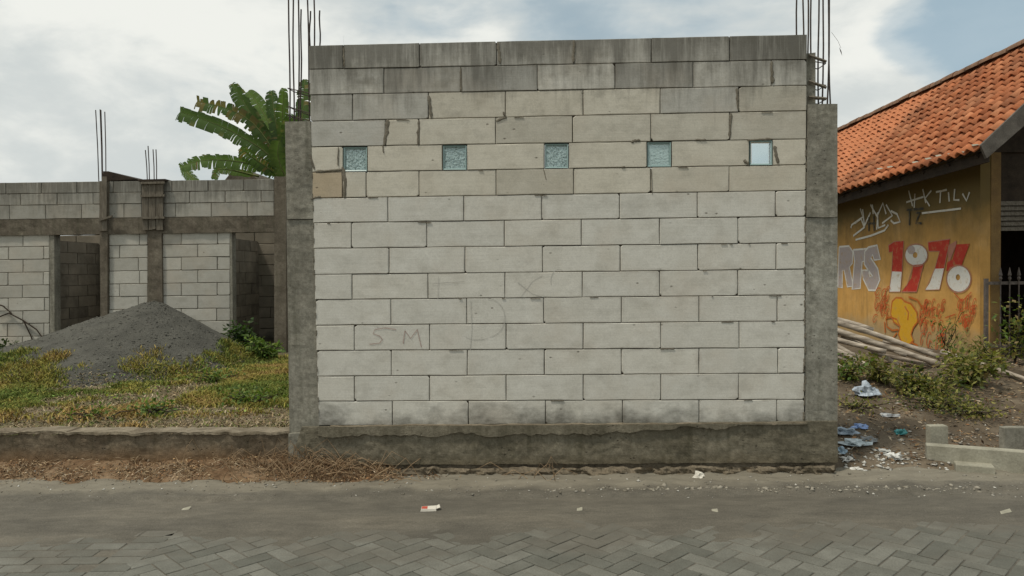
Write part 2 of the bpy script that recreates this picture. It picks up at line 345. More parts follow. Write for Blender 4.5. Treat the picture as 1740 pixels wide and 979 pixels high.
M['dirt'] = simple('packed_dirt', [(.25, (.06, .045, .03)), (.5, (.115, .088, .058)), (.75, (.23, .185, .13))], 2.2, bmp=.7, fine=50)
bm_ = MB(); bm_.add([(-900, -900, -.06), (900, -900, -.06), (900, 900, -.06), (-900, 900, -.06)], [(0, 1, 2, 3)])
tag(bm_.build('ground', M['dirt'], origin=(0, 0, 0)), kind='structure')
# pavers (herringbone at 45 degrees, an edge course of headers, running bond beyond it)
def pysep(t, P): n = N(t, 'ShaderNodeSeparateXYZ'); t.links.new(P, n.inputs[0]); return n.outputs[1]
def paver_mat():
    m, t, b = newmat('grey_paver'); P = pos(t); oi = N(t, 'ShaderNodeObjectInfo')
    mid = NOISE(t, P, 6, 8, .68); fine = NOISE(t, P, 110, 4, .6); big = M_(t, 'ADD', NOISE(t, MAP(t, P, (.6, 1.4, 1)), 2.3, 7, .66), M_(t, 'MULTIPLY', M_(t, 'SUBTRACT', pysep(t, P), 4.30), .45))
    c = RAMP(t, oi.outputs['Random'], [(0, (.115, .115, .096)), (1, (.185, .182, .155))])
    c = MIX(t, .7, c, RAMP(t, mid, [(.3, (.68, .68, .66)), (.7, (1.18,)*3)]), 'MULTIPLY'); c = MIX(t, .6, c, RAMP(t, fine, [(.3, (.65,)*3), (.65, (1.2,)*3)]), 'MULTIPLY')
    c = MIX(t, M_(t, 'MULTIPLY', RAMP(t, big, [(.42, (0,)*3), (.62, (1,)*3)]), .75), c, MIX(t, mid, (.085, .078, .063), (.165, .15, .12)))
    t.links.new(c, b.inputs['Base Color']); b.inputs['Roughness'].default_value = .9; bump(t, b, M_(t, 'ADD', mid, fine), .5, .008); return m
M['paver'] = paver_mat()
def paver_mesh(name, L, w):
    mb = MB(); g = .0040; c = .0028; x = L/2-g; y = w/2-g; h = .05
    mb.add([(-x+c,-y+c,0),(x-c,-y+c,0),(x-c,y-c,0),(-x+c,y-c,0),(-x,-y,-c),(x,-y,-c),(x,y,-c),(-x,y,-c),(-x,-y,-h),(x,-y,-h),(x,y,-h),(-x,y,-h)],
           [(0,1,2,3)]+[q for k in range(4) for q in ((k, k+4, (k+1) % 4+4, (k+1) % 4), (k+4, k+8, (k+1) % 4+8, (k+1) % 4+4))])
    me = bpy.data.meshes.new(name); me.from_pydata([tuple(v) for v in mb.v], [], mb.f); me.materials.append(M['paver']); return me
pm = paver_mesh('paver', .21, .105); spots = []
ca = math.cos(math.pi/4); A0 = Vector((-.04, 3.9))
for i in range(-40, 60):
    for j in range(-40, 60):
        k = (i-j) % 4
        if k == 0: cx, cy, r = i+1, j+.5, 0
        elif k == 3: cx, cy, r = i+.5, j+1, 90
        else: continue
        x = A0.x + (cx*ca - cy*ca)*.105; y = A0.y + (cx*ca+cy*ca)*.105
        if x > -2.12 and x < 4.2 and 3.72 < y < 4.95: spots.append((x, y, 45+r))
for n in range(12):
    spots.append((-2.235, 3.75+n*.108, 0))
    for q in range(6): spots.append((-2.235-.215-q*.212-(n % 2)*.1, 3.75+n*.108, 0))
inview = [s for s in spots if s[1] < 4.72]; far = []
inview.sort(key=lambda s: abs(s[1]-4.15)+.05*abs(s[0])); keep = inview[:296]; rest = inview[296:]
for (x, y, r) in keep:
    o = bpy.data.objects.new('paver', pm); COL.objects.link(o); o.parent = road
    o.location = (x, y, .0 + random.uniform(-.0015, .0015)); o.rotation_euler = (random.uniform(-.006, .006), random.uniform(-.006, .006), math.radians(r+random.uniform(-.8, .8)))
mb = MB()
for (x, y, r) in rest:
    R = Matrix.Translation((x, y, -.001)) @ Matrix.Rotation(math.radians(r), 4, 'Z')
    mb.add([R @ v.co for v in pm.vertices], [tuple(p.vertices) for p in pm.polygons])
if rest: tag(mb.build('paver_remainder', M['paver'], road), kind='stuff')
# plots behind the kerb / wall
PK = atY(262, 508, 11.1)
def pile_h(x, y):
    dx = x-PK.x; dy = y-PK.y
    sx = .335 if dx < 0 else .60; sy = .40 if dy < 0 else .7
    d = math.sqrt((sx*dx)**2 + (sy*dy)**2 + .0015)
    return PK.z - d + .05*pn(x, y, 1.4, 3) + .022*pn(x, y, 4.5, 3) + .012*pn(x*2, y, 9, 3) + (.02*abs(pn(math.atan2(dy, dx)*2.5, 0, 1.7, 6)) if d > .1 else 0)
def left_z(x, y):
    z = .31 + .03*pn(x, y, .8, 11) + .018*pn(x, y, 3.3, 12) + .008*pn(x, y, 11, 13)
    e = min(1, max(0, (y-6.05)/.5)); z = .325 + (z-.325)*e
    return z
def grassy_mat():
    m, t, b = newmat('plot_soil'); P = pos(t)
    big = NOISE(t, P, .9, 6, .6); mid = NOISE(t, P, 6, 7, .65); fine = NOISE(t, P, 60, 4, .6)
    c = RAMP(t, big, [(.35, (.10, .085, .04)), (.5, (.12, .10, .055)), (.65, (.20, .155, .10))])
    c = MIX(t, .7, c, RAMP(t, mid, [(.3, (.6,)*3), (.7, (1.25,)*3)]), 'MULTIPLY'); c = MIX(t, .5, c, RAMP(t, fine, [(.3, (.6,)*3), (.7, (1.25,)*3)]), 'MULTIPLY')
    t.links.new(c, b.inputs['Base Color']); b.inputs['Roughness'].default_value = .95; bump(t, b, M_(t, 'ADD', mid, fine), .6, .015); return m
M['plot'] = grassy_mat()
grid('plot_ground', seg((-16, -7, .6), (-7, -1.2, .08), (-1.2, 2.6, .5)), seg((6.0, 6.6, .06), (6.6, 12.2, .08), (12.2, 20, .6)), left_z, M['plot'])
M['sand'] = simple('dark_grey_sand', [(.3, (.066, .064, .053)), (.7, (.122, .118, .098))], 3, bmp=1.0, fine=60, bd=.02)
xs = np.arange(PK.x-3.6, PK.x+1.75, .05); ys = np.arange(8.3, 12.2, .05)
X, Y = np.meshgrid(xs, ys); Z = np.vectorize(pile_h)(X, Y); Z = np.maximum(Z, .12)
i_ = np.arange(X.size).reshape(X.shape)
po = np_obj('sand_pile', np.stack([X, Y, Z], -1).reshape(-1, 3), np.stack([i_[:-1, :-1], i_[:-1, 1:], i_[1:, 1:], i_[1:, :-1]], -1).reshape(-1, 4), M['sand'], smooth=True, origin=(PK.x, PK.y, .3))
tag(po, 'dark grey heap of sand, low and wide, in front of the unfinished building', 'sand pile')
SANDQ = True
def ground_left(x, y): return max(left_z(x, y), pile_h(x, y))
def right_z(x, y):
    z = .02 + min(1, max(0, (y-5.75)/3.0))**.8*.40 + .05*pn(x, y, 1.3, 21) + .035*pn(x, y, 4, 22) + .016*pn(x, y, 13, 23)
    e = min(1, max(0, (y-5.45)/.4)); z = -.03 + (z+.03)*e
    w = min(1, max(0, (4.1-x)/1.2))*min(1, max(0, (y-5.9)/.8)); return z + .06*w
grid('dirt_ground', seg((2.52, 8.5, .05), (8.5, 24, .8)), seg((5.4, 9.8, .05), (9.8, 40, 1.5)), right_z, M['dirt'])
# litter covered verge at the foot of the kerb and wall
def verge_z(x, y):
    yy = y + math.tan(YAW)*x   # distance in the wall's own frame
    w = .14 if x < -1.4 else max(.012, .14-(x+1.4)*.16)
    k = min(1, max(0, (yy-5.50)/.33)); return -.012 + k*w + k*(.03*pn(x, y, 3, 31)+.014*pn(x, y, 12, 32))
M['verge'] = simple('verge_soil', [(.3, (.11, .062, .03)), (.5, (.19, .12, .065)), (.75, (.30, .22, .14))], 5, bmp=.8, fine=45)
VX = seg((-9, -4.6, .3), (-4.6, 2.75, .035)); VYs = np.linspace(0, 1, 16)
V = []; 
for v in VYs:
    for x in VX:
        y = 5.46 + .45*v - math.tan(YAW)*x + .03*pn(x, v, 3, 5)*(1-v); V.append((x, y, verge_z(x, y)))
nx = len(VX); ii = np.arange(len(V)).reshape(-1, nx)
tag(np_obj('verge', V, np.stack([ii[:-1, :-1], ii[:-1, 1:], ii[1:, 1:], ii[1:, :-1]], -1).reshape(-1, 4), M['verge'], smooth=True), kind='structure')
# ================================================================== MAIN WALL
root = empty('block_wall', at(870, 812), 'large free-standing wall of pale aerated concrete blocks between two raw concrete columns', 'wall')
rows_y = [(77,58),(118,101),(161,145),(206,188),(249.7,236),(293,280),(337,323.5),(379,367.6),(422.5,412.5),(466.6,457.5),(509.5,501.3),(553,545.5),(596,590.7),(639.5,634.3),(682,679),(724,718)]
def ry(k, x):
    a, b = rows_y[k]; return a + (b-a)*(x-530)/840
joints = [[583,713,844,975,1107,1240],[652,783,913,1045,1178,1311],[599,728,859,991,1122,1255],[655,712,842,973,1106,1240],None,
 [582,622,712,843,975,1106,1239],[659,788,920.5,1053,1185,1318],[597,725,857,988,1121,1254],[661,790,922,1054,1186,1319],[598,727,858,989.5,1121,1254],
 [664,793,924,1056,1188,1321],[602,730,860,991,1123,1256],[665,794,925,1056,1188,1322],[602,730,860,991,1123,1255],[667,796,927,1058,1188,1320]]
def lx(y): return 524 + (y-77)*17/648
def rx(y): return 1372 - (y-58)*5/660
WH = (.60, .585, .525)
tones = {0: [.55,.92,.88,.80,.86,.72,.48], 1: [.88,.62,.64,.95,.60,.84,.86], 2: [.68,.76,.86,.93,.94,.76,.80], 3: [.80,.92,.95,.82,.92,.86,.82],
         5: [1.0,.97,1.0,.98,.84,.97,.95,.90]}
def tone(r, k):
    t = tones.get(r, [1.0]*9)[min(k, len(tones.get(r, [1]*9))-1)] * random.uniform(.97, 1.03)
    w = random.uniform(-.003, .010)
    c = (WH[0]*t+w*.5, WH[1]*t, WH[2]*t-w*.6)
    if r == 5 and k == 0: c = (.46, .39, .29)
    if r in (2, 3, 4, 5) and t > .8: c = (c[0]*1.0, c[1]*.97, c[2]*.91)
    return c
def wall_block(x0, x1, r, k):
    g = .55
    q = [at(x0+g, ry(r, x0)+g), at(x1-g, ry(r, x1)+g), at(x1-g, ry(r+1, x1)-g), at(x0+g, ry(r+1, x0)-g)]
    o_ = random.uniform(-.0025, .0025); q = [p - WN*o_ for p in q]
    mb = MB(); chipped_block(mb, q, .098, WN)
    mb.build('block', M['block'], root, color=tone(r, k))
for r, js in enumerate(joints):
    ym = (rows_y[r][0]+rows_y[r][1])/2
    if js is None: segs = [(lx(ym), 583), (624, 752), (793.5, 925), (966.5, 1099.5), (1141, 1273.5), (1313, rx(ym))]
    else:
        xs_ = [lx(ry(r, 530)+22)] + js + [rx(ym)]; segs = list(zip(xs_[:-1], xs_[1:]))
    for k, (a, b) in enumerate(segs): wall_block(a, b, r, k)
# dark bedding mortar recessed behind the joints
mb = MB(); holes = [583.5, 752.5, 925.5, 1100, 1274]
def mslab(x0, x1, r0, r1, e=0):
    q = [at(x0, ry(r0, x0)+2), at(x1, ry(r0, x1)+2), at(x1, ry(r1, x1)-e), at(x0, ry(r1, x0)-e)]; q = [p+WN*.012 for p in q]; quad_block(mb, q, .084, WN, .001)
mslab(530, 1368, 0, 4); mslab(542, 1366, 5, 15)
xs_ = [532] + [h for h in holes] + [1368]
for k in range(6): mslab(xs_[k] + (0 if k == 0 else 41), xs_[k+1], 4, 5)
mb.build('mortar_bed', M['mortar'], root)
# glass blocks
def glass_mat(name, rough, trans, col):
    m, t, b = newmat(name); b.inputs['Base Color'].default_value = (*col, 1); b.inputs['Roughness'].default_value = rough
    b.inputs['Transmission Weight'].default_value = trans; b.inputs['IOR'].default_value = 1.45; b.inputs['Specular IOR Level'].default_value = .6
    return m
M['gfr'] = glass_mat('glass_rim', .3, .2, (.30, .42, .40)); M['gface'] = glass_mat('glass_pattern', .12, .35, (.52, .66, .64)); M['gclear'] = glass_mat('glass_clear', .05, .93, (.80, .90, .90))
for gi, h in enumerate(holes):
    w = 40.0; ytop = ry(4, h)+1.5; ybot = ry(5, h)-1.0
    if gi == 4: w = 38
    q = [at(h+.5, ytop), at(h+w, ytop-.3), at(h+w, ybot-.3), at(h+.5, ybot)]
    mb = MB(); c = sum(q, Vector())/4; inn = [p.lerp(c, .11) for p in q]; dpt = .08
    v = [p - WN*.001 for p in q] + [p + WN*.006 for p in inn] + [p + WN*dpt for p in inn] + [p + WN*dpt for p in q]
    f = []
    for k in range(4):
        n = (k+1) % 4; f += [(k, k+4, n+4, n), (k+4, k+8, n+8, n+4), (k+8, k+12, n+12, n+8), (k+12, k, n, n+12)]
    mb.add(v, f); go = mb.build('glass_block', M['gfr'], root)
    gn = 26; fv = []; ff = []
    for side in (0, 1):
        b0 = len(fv)
        for j in range(gn+1):
            for i in range(gn+1):
                p = inn[0].lerp(inn[1], i/gn).lerp(inn[3].lerp(inn[2], i/gn), j/gn)
                a = noise.noise(Vector((i*.5+gi*9, j*.5, side*4))); bb = noise.noise(Vector((i*.8+gi*5, j*.8, 7+side)))
                amp = (.022 if gi < 3 else .008 if gi == 3 else 0)
                e = 1 if 0 < i < gn and 0 < j < gn else 0
                fv.append(p + WN*((.012 if side == 0 else .060) + (abs(a)+.4*bb)*amp*e))
        for j in range(gn):
            for i in range(gn):
                a = b0+j*(gn+1)+i; ff.append((a, a+gn+1, a+gn+2, a+1) if side == 0 else (a, a+1, a+gn+2, a+gn+1))
    n1_ = (gn+1)**2; edge = [i for i in range(gn+1)] + [j*(gn+1)+gn for j in range(1, gn+1)] + [gn*(gn+1)+i for i in range(gn-1, -1, -1)] + [j*(gn+1) for j in range(gn-1, 0, -1)]
    for k in range(len(edge)):
        a = edge[k]; b = edge[(k+1) % len(edge)]; ff.append((a, b, b+n1_, a+n1_))
    fo = mesh_obj('glass_face', fv, ff, M['gclear'] if gi == 4 else M['gface'], go, smooth=True)
    if gi == 4: tag(fo, 'clear glass face with the sky showing through')
# columns
def column(name_px, ytop, depth=.24, off=.012):
    mb = MB(); x0t, x1t, x0b, x1b, yb, y0 = name_px
    q = [at(x0t, ytop), at(x1t, ytop-1), at(x1b, yb), at(x0b, yb)]; q = [p+WN*off for p in q]
    rough_block(mb, q, depth, WN, 8, 70, .007, x0t); return mb.build('column', M['column'], root)
c1 = column((484, 527.5, 487.5, 534, 372, 0), 207, off=.0)
c2 = column((1372.5, 1422, 1370, 1422, 369, 0), 178, off=-.012)
def lift_(q_, off, par, seed, name):
    mb = MB(); q = [at(*p)+WN*off for p in q_]; rough_block(mb, q, .235, WN, 8, 60, .007, seed); mb.build(name, M['column' if seed < 50 else 'column_pale'], par)
lift_(((486, 373.5), (534.5, 373), (541, 737), (491, 737)), .012, c1, 11, 'lower_lift')
lift_(((1369, 370.5), (1423, 369.5), (1423, 722), (1368.5, 722)), -.002, c2, 61, 'lower_lift')
def rebars(col_, lst, y_off, tie_ys, xr):
    for (xt, yt, xb, yb, dd) in lst:
        Y0 = 5.83+dd; p0 = at(xb, yb, Y0); p1 = at(xt, yt, Y0); mb = MB(); n = 7
        pts = [p0.lerp(p1, k/n) + Vector((math.sin(k*1.3+xt)*.004, 0, 0)) for k in range(n+1)]; mb.tube(pts, .0062, 6)
        mb.build('rebar', M['rebar'], col_)
    for (y, s) in tie_ys:
        mb = MB(); a = at(xr[0], y, 5.90); b = at(xr[1], y+s, 5.90); dv = WN*.16
        mb.tube([a, b, b+dv, a+dv+Vector((0, 0, .01)), a], .0042, 5); mb.build('stirrup', M['rebar'], col_)
rebars(c1, [(490,-160,492.5,215,.07),(497.5,-140,499.5,215,.07),(508,-190,507.5,215,.10),(512,16,511,215,.18),(519,-150,527,215,.12),(527,19,526,110,.20),(533.5,-160,534,110,.20),(543.5,18,543.5,110,.22)],
       0, [(150, 9), (181, 12), (196, 10)], (489, 527))
rebars(c2, [(1353.5,-150,1354,90,.20),(1364,-180,1365,90,.20),(1373,-120,1373,180,.12),(1377.5,-170,1378.5,180,.16),(1391.5,-160,1390.5,185,.10),(1400.5,-190,1397.5,185,.10),(1404,-140,1411,185,.18),(1413,-150,1406,185,.07)],
       0, [(104, 4), (141, 4), (169, 0)], (1378, 1403))
# narrow strip of rough concrete beside the top courses on the right, its form ties
mb = MB(); q = [at(1374, 88), at(1390, 86), at(1390, 177), at(1374, 178)]; q = [p+WN*.05 for p in q]; rough_block(mb, q, .06, WN, 4, 24, .006, 3); mb.build('side_strip', M['column'], root)
for y in (97, 141, 168):
    mb = MB(); a = at(1374, y-3, 5.86); b = at(1404, y+8 if y < 160 else y, 5.86); mb.tube([a, b], .012, 4); mb.build('tie_stick', M['wood'], root)
# footing beam with a thick mortar lip and the rubble under it
mb = MB(); q = [at(512, 727, 5.80), at(1423, 716, 5.80), at(1424, 786, 5.80), at(492, 791, 5.80)]; rough_block(mb, q, .28, WN, 220, 18, .009, 5); mb.build('footing_beam', M['plinth'], root)
mb = MB(); q = [at(490, 737, 5.80), at(516, 736, 5.80), at(520, 800, 5.80), at(490, 800, 5.80)]; rough_block(mb, q, .26, WN, 8, 12, .01, 8); mb.build('footing_end', M['column'], root)
mb = MB(); nx = 170
for i in range(nx+1):   # lip
    x = 540+ (1372-540)*i/nx; yb = 741 - 6*(i/nx) + 9*noise.noise(Vector((i*.09, 0, 3))) + 4*noise.noise(Vector((i*.4, 0, 1)))
    if i > nx*.55: yb -= (i/nx-.55)*38
    yt = ry(15, x)+.5; yb = max(yb, yt+3)
    pr = .022 + .012*noise.noise(Vector((i*.13, 2, 0)))
    mb.v += [at(x, yt, 5.826), at(x, yt+1.2, 5.80-pr), at(x, yb, 5.80-pr), at(x, yb+1, 5.826)]
for i in range(nx):
    for k in range(3): a = i*4+k; mb.f.append((a, a+1, a+5, a+4))
mb.build('mortar_lip', M['plinth'], root, smooth=False)
mb = MB(); q = [at(560, 724.5, 5.785), at(1370, 718.5, 5.785), at(1370, 721.5, 5.785), at(560, 727.5, 5.785)]; rough_block(mb, q, .04, WN, 150, 1, .010, 33); mb.build('mortar_ledge', M['lip'], root)
mb = MB()
q = [at(545, 788, 5.83), at(1420, 782, 5.83), at(1420, 815, 5.83), at(545, 817, 5.83)]; rough_block(mb, q, .2, WN, 100, 4, .02, 19); mb.build('recessed_base', M['rubble'], root)
mb = MB(); nx = 260; nz = 8; base = 0
for i in range(nx+1):
    x = 548 + (1418-548)*i/nx; yt = 797 - (i/nx)*5 + 5*noise.noise(Vector((i*.045, 0, 9))) + 3.5*noise.noise(Vector((i*.22, 4, 9))); yb = 822
    gap = 1 - max(0, noise.noise(Vector((i*.11, 7, 2)))*1.6)
    for j in range(nz+1):
        t_ = j/nz; y = yt+(yb-yt)*t_; lump = noise.noise(Vector((x*.045, y*.10, 3)))*.5 + noise.noise(Vector((x*.13, y*.22, 5)))*.3 + noise.noise(Vector((x*.4, y*.5, 8)))*.15
        Y_ = 5.80 - .055*math.sin(math.pi*min(1, t_*.8+.16))*gap - lump*.075; mb.v.append(at(x, y, Y_))
for i in range(nx):
    for j in range(nz): a = i*(nz+1)+j; mb.f.append((a, a+1, a+nz+2, a+nz+1))
_ = 0; mb.build('rubble_footing', M['rubble'], root, smooth=False)
# mortar smears squeezed over some joints
def smear(pts, w, seed=0):
    mb = MB(); n = 10; P = []
    for k in range(n+1):
        t = k/n*(len(pts)-1); i = min(int(t), len(pts)-2); fr = t-i
        P.append((pts[i][0]*(1-fr)+pts[i+1][0]*fr, pts[i][1]*(1-fr)+pts[i+1][1]*fr))
    for k, (x, y) in enumerate(P):
        d = (P[min(k+1, n)][0]-P[max(k-1, 0)][0], P[min(k+1, n)][1]-P[max(k-1, 0)][1]); L = math.hypot(*d) or 1
        nxv, nyv = -d[1]/L, d[0]/L; ww = w*(.6+.9*abs(noise.noise(Vector((k*.7+seed, seed, 0)))))*(.55 if k in (0, n) else 1)
        s2 = noise.noise(Vector((k*.5, seed*3.1, 2)))*w*.5
        for m_, dz in ((-1, -.002), (-.55, -.006), (.5, -.007), (1, -.002)): mb.v.append(at(x+nxv*(ww*m_+s2), y+nyv*(ww*m_+s2), 5.83+dz+.001))
    for k in range(n):
        for m_ in range(3): a = k*4+m_; mb.f.append((a, a+1, a+5, a+4))
    mb.build('mortar_smear', M['smear'], root, smooth=True)
for i, (p, w) in enumerate([([(659,203),(657,225),(653,247)],4.2),([(650,246),(652,260)],1.6),([(712,205),(710,246)],3),([(582,284),(586,310),(584,336)],4.5),([(536,292),(560,290),(582,288)],2.6),
    ([(575,250),(574,282)],1.4),([(584,60),(584,116)],0.1),([(843,206),(860,200),(855,190)],2.2),([(528,338),(545,334)],2.4),([(1242,192),(1240,234)],2.6),([(1252,150),(1254,186)],3),([(1311,104),(1313,142)],3.4),
    ([(1316,248),(1322,278)],3.6),([(1264,272),(1272,279)],3.4),([(1072,241),(1088,238)],3),([(1182,237),(1200,238)],2.2),([(1270,239),(1312,236)],2.4),([(728,162),(733,200)],3),([(783,115),(784,156)],2),([(584,80),(585,114)],2.6),
    ([(846,72),(850,108)],3.4),([(976,68),(974,106)],3.4),([(1056,284),(1062,284)],2),([(527,262),(534,288)],2),([(1107,287),(1108,330)],.9),([(924,288),(928,306)],1.0)]):
    smear(p, w, i)
for i in range(26):
    y = 240 + i*18.5 + random.uniform(-6, 6); x = rx(y)+random.uniform(-1.5, 1.0); smear([(x, y-random.uniform(4, 10)), (x+random.uniform(-1, 1), y+random.uniform(4, 10))], random.uniform(1.0, 2.6), i+60)
for i in range(16):
    y = 300 + i*27 + random.uniform(-8, 8); x = lx(y)+random.uniform(-.5, 1.0); smear([(x, y-5), (x, y+5)], random.uniform(.6, 1.6), i+90)
for i in range(26):
    r_ = random.randint(3, 14); x = random.uniform(545, 1360); y = ry(r_, x)+1; smear([(x, y), (x+random.uniform(3, 26), y+random.uniform(-.6, .6))], random.uniform(.4, 1.2), i+120)
# pencil and crayon scrawl on the blocks
def ribbon(mb, pts, w, P, n, lift=.0015):
    W3 = [onplane(x, y, P, n) for x, y in pts]
    for k, p in enumerate(W3):
        d = (W3[min(k+1, len(W3)-1)]-W3[max(k-1, 0)]).normalized(); s = d.cross(n).normalized()*w*.5
        mb.v += [p+s-n*lift, p-s-n*lift]
    b0 = len(mb.v)-2*len(W3)
    for k in range(len(W3)-1): a = b0+2*k; mb.f.append((a, a+1, a+3, a+2))
M['crayon'] = simple('faded_red_crayon', [(.3, (.36, .25, .22)), (.7, (.48, .39, .34))], 40, bmp=0)
M['pencil'] = simple('pencil_grey', [(.3, (.43, .42, .38)), (.7, (.50, .485, .44))], 40, bmp=0)
WP = (0, 5.8285, 0)
def arc(cx, cy, rx_, ry_, a0, a1, n=14): return [(cx+rx_*math.cos(math.radians(a0+(a1-a0)*k/n)), cy-ry_*math.sin(math.radians(a0+(a1-a0)*k/n))) for k in range(n+1)]
mb = MB()
for s in ([(673,560),(655,557),(637,560),(634,567),(645,571),(650,577),(645,583),(628,585)], [(685,584),(688,562)], [(688,562),(698,575),(709,560)], [(709,560),(716,590)]): ribbon(mb, s, .006, WP, WN)
mb.build('crayon_letters', M['crayon'], root)
mb = MB()
for s in (arc(828,540,30,33,-80,90), arc(812,572,20,5,180,330), [(800,510),(802,560),(799,596)], [(745,470),(744,508)], [(735,482),(790,478)], [(880,480),(905,500),(925,505)], [(885,505),(905,478),(922,468)], arc(950,478,14,20,60,200)): ribbon(mb, s, .0035, WP, WN)
mb.build('pencil_drawing', M['pencil'], root)
# dangling wire
mb = MB(); mb.tube([at(1413,55,5.9), at(1424,70,5.9), at(1429,82,5.9)], .0012, 4); w_ = mb.build('snagged_thread', M['rebar']); tag(w_, 'thin thread with a dark scrap of leaf blown off the right-hand rebars', 'thread')
mb = MB(); a, b, c_ = at(1426,80,5.9), at(1429,87,5.9), at(1431,95,5.9); s = Vector((.006, 0, .001)); mb.add([a, b-s, b+s+Vector((0,.006,0)), c_], [(0,1,2),(1,3,2)]); mb.build('scrap', M['darkwood_shade'], w_)
# ================================================================== KERB (left)
kr = empty('plot_kerb', at(245, 790, 5.86), 'low stained concrete retaining kerb running left from the block wall', 'kerb')
mb = MB(); nx = 120
for (x0, x1) in ((-330, 491),):
    def ky(x): return 734.5 - .0105*(-x) * -1 * 0 + (x-245)*(-.012)*-0 
    def top(x): return 735 + 4*math.sin(x*.004)*0 + (0 if x > 200 else (200-x)*-.004)
    mb = MB(); q = [at(x0+.5, top(x0), 5.86), at(x1-.5, top(x1), 5.86), at(x1-.5, 800, 5.86), at(x0+.5, 800, 5.86)]
    rough_block(mb, q, .16, WN, 200, 12, .010, x0); mb.build('kerb_face', M['kerb'], kr)
mb = MB(); q = [at(-330, 734, 5.845), at(492, 734, 5.845), at(492, 738.5, 5.845), at(-330, 738.5, 5.845)]; rough_block(mb, q, .18, WN, 160, 2, .022, 77); mb.build('kerb_top', M['lip'], kr)
# ================================================================== LEFT BUILDING
BY = 12.3
lb = empty('unfinished_building', at(245, 600, BY), 'roofless unfinished row building of grey blocks with raw columns and open doorways', 'building')
def fy(y, x): return y - .0135*(x-100)
def fblock(x0, x1, y0, y1, Y0=BY, depth=.1, col=(1, 1, 1), mat='block_far', g=.45):
    q = [at(x0+g, fy(y0, x0)+g, Y0), at(x1-g, fy(y0, x1)+g, Y0), at(x1-g, fy(y1, x1)-g, Y0), at(x0+g, fy(y1, x0)-g, Y0)]
    o_ = random.uniform(-.004, .004); q = [p+WN*o_ for p in q]; mb = MB(); chipped_block(mb, q, depth, WN, .004); mb.build('block', M[mat], lb, color=col)
def courses(x0, x1, ys, t0, Y0=BY, w=61.0, mat='block_far', warm=0, starts=None):
    for r in range(len(ys)-1):
        x = x0; first = ((r % 2)*.5 + .3*random.random())*w + 8 if starts is None else starts[r % len(starts)]
        edges = [x0]; nxt = x0+first
        while nxt < x1-7: edges.append(nxt); nxt += w + random.uniform(-1, 1)
        edges.append(x1)
        for a, b in zip(edges[:-1], edges[1:]):
            t = t0*random.uniform(.86, 1.08); fblock(a, b, ys[r], ys[r+1], Y0, col=(.47*t+warm*.02, .455*t, .40*t-warm*.02), mat=mat)
def fplate(name, pts, Y0, depth, mat, nx=6, nz=6, amp=.006, seed=0):
    mb = MB(); q = [at(x, y, Y0) for x, y in pts]; rough_block(mb, q, depth, WN, nx, nz, amp, seed); return mb.build(name, M[mat], lb)
up_rows = [309, 328.5, 348, 372]; lo_rows = [397, 418.5, 440, 462, 484, 505.5, 527.5, 549, 571, 593, 615]
courses(-190, 170, up_rows, .74); courses(184, 241, up_rows, .66, w=70); courses(277, 466, up_rows, .78)
courses(-190, 84, lo_rows, .96, starts=[46, 20]); courses(185, 251, lo_rows, 1.0, starts=[52, 18, 50]); courses(276, 391, lo_rows, 1.0, starts=[32, 60])
# mortar behind
fplate('mortar_bed', [(-190, 314), (467, 305), (467, 372), (-190, 378)], BY+.012, .08, 'farcon', 20, 3, .001)
fplate('mortar_bed', [(-190, 390), (84, 390), (84, 610), (-190, 618)], BY+.012, .08, 'farcon', 10, 3, .001)
fplate('mortar_bed', [(186, 388), (391, 386), (391, 607), (186, 610)], BY+.012, .08, 'farcon', 8, 3, .001)
fplate('beam', [(-190, 376), (470, 367.5), (470, 394), (-190, 403)], BY-.035, .2, 'farcon', 90, 4, .012, 2)
fplate('door_jamb', [(84, 398), (92, 398), (93, 600), (85, 600)], BY-.01, .16, 'column', 3, 30, .006)
fplate('door_jamb', [(390.5, 392), (394, 392), (396, 602), (391.5, 602)], BY-.005, .16, 'column', 3, 30, .003)
pc = fplate('column', [(169, 308), (183, 308), (182, 600), (171, 600)], BY-.05, .22, 'farcon', 3, 40, .008, 4)
cc = fplate('column', [(251, 388), (274, 388), (277, 560), (250, 560)], BY-.04, .22, 'farcon', 4, 30, .012, 7)
c3 = fplate('column', [(466, 300), (486, 300), (486, 610), (466, 610)], BY-.04, .25, 'farcon', 4, 30, .008, 9)
# formwork still on the middle column
for (a, b) in ((241, 251.5), (252, 264.5), (265, 277)):
    fplate('formwork_board', [(a, 306), (b, 305.5), (b-.5, 391+random.uniform(-2, 2)), (a+.5, 391)], BY-.08-random.uniform(0, .008), .02, 'wood', 2, 12, .002, a)
for y in (309, 331, 368.5):
    fplate('formwork_batten', [(238.5, y), (279, y-.8), (279, y+3), (238.5, y+3.8)], BY-.12, .03, 'wood', 5, 2, .002, y)
fplate('formwork_board', [(173, 300), (181, 300), (181, 392), (167, 393)], BY-.09, .02, 'wood', 2, 12, .002, 51)
fplate('formwork_batten', [(168, 372), (190, 366), (190, 369), (168, 376)], BY-.13, .03, 'wood', 5, 2, .002, 55)
mb = MB(); q = [at(175, 291, BY+.0), at(184, 291, BY), at(235, 305, BY), at(175, 308, BY)]; quad_block(mb, q, 1.2, WN, .004); mb.build('sloping_board', M['darkwood_shade'], lb)
mb = MB(); q = [at(234, 305, BY-.1), at(280, 304, BY-.1), at(280, 307, BY-.1), at(234, 308, BY-.1)]; quad_block(mb, q, .3, WN, .004); mb.build('cap_board', M['darkwood_shade'], lb)
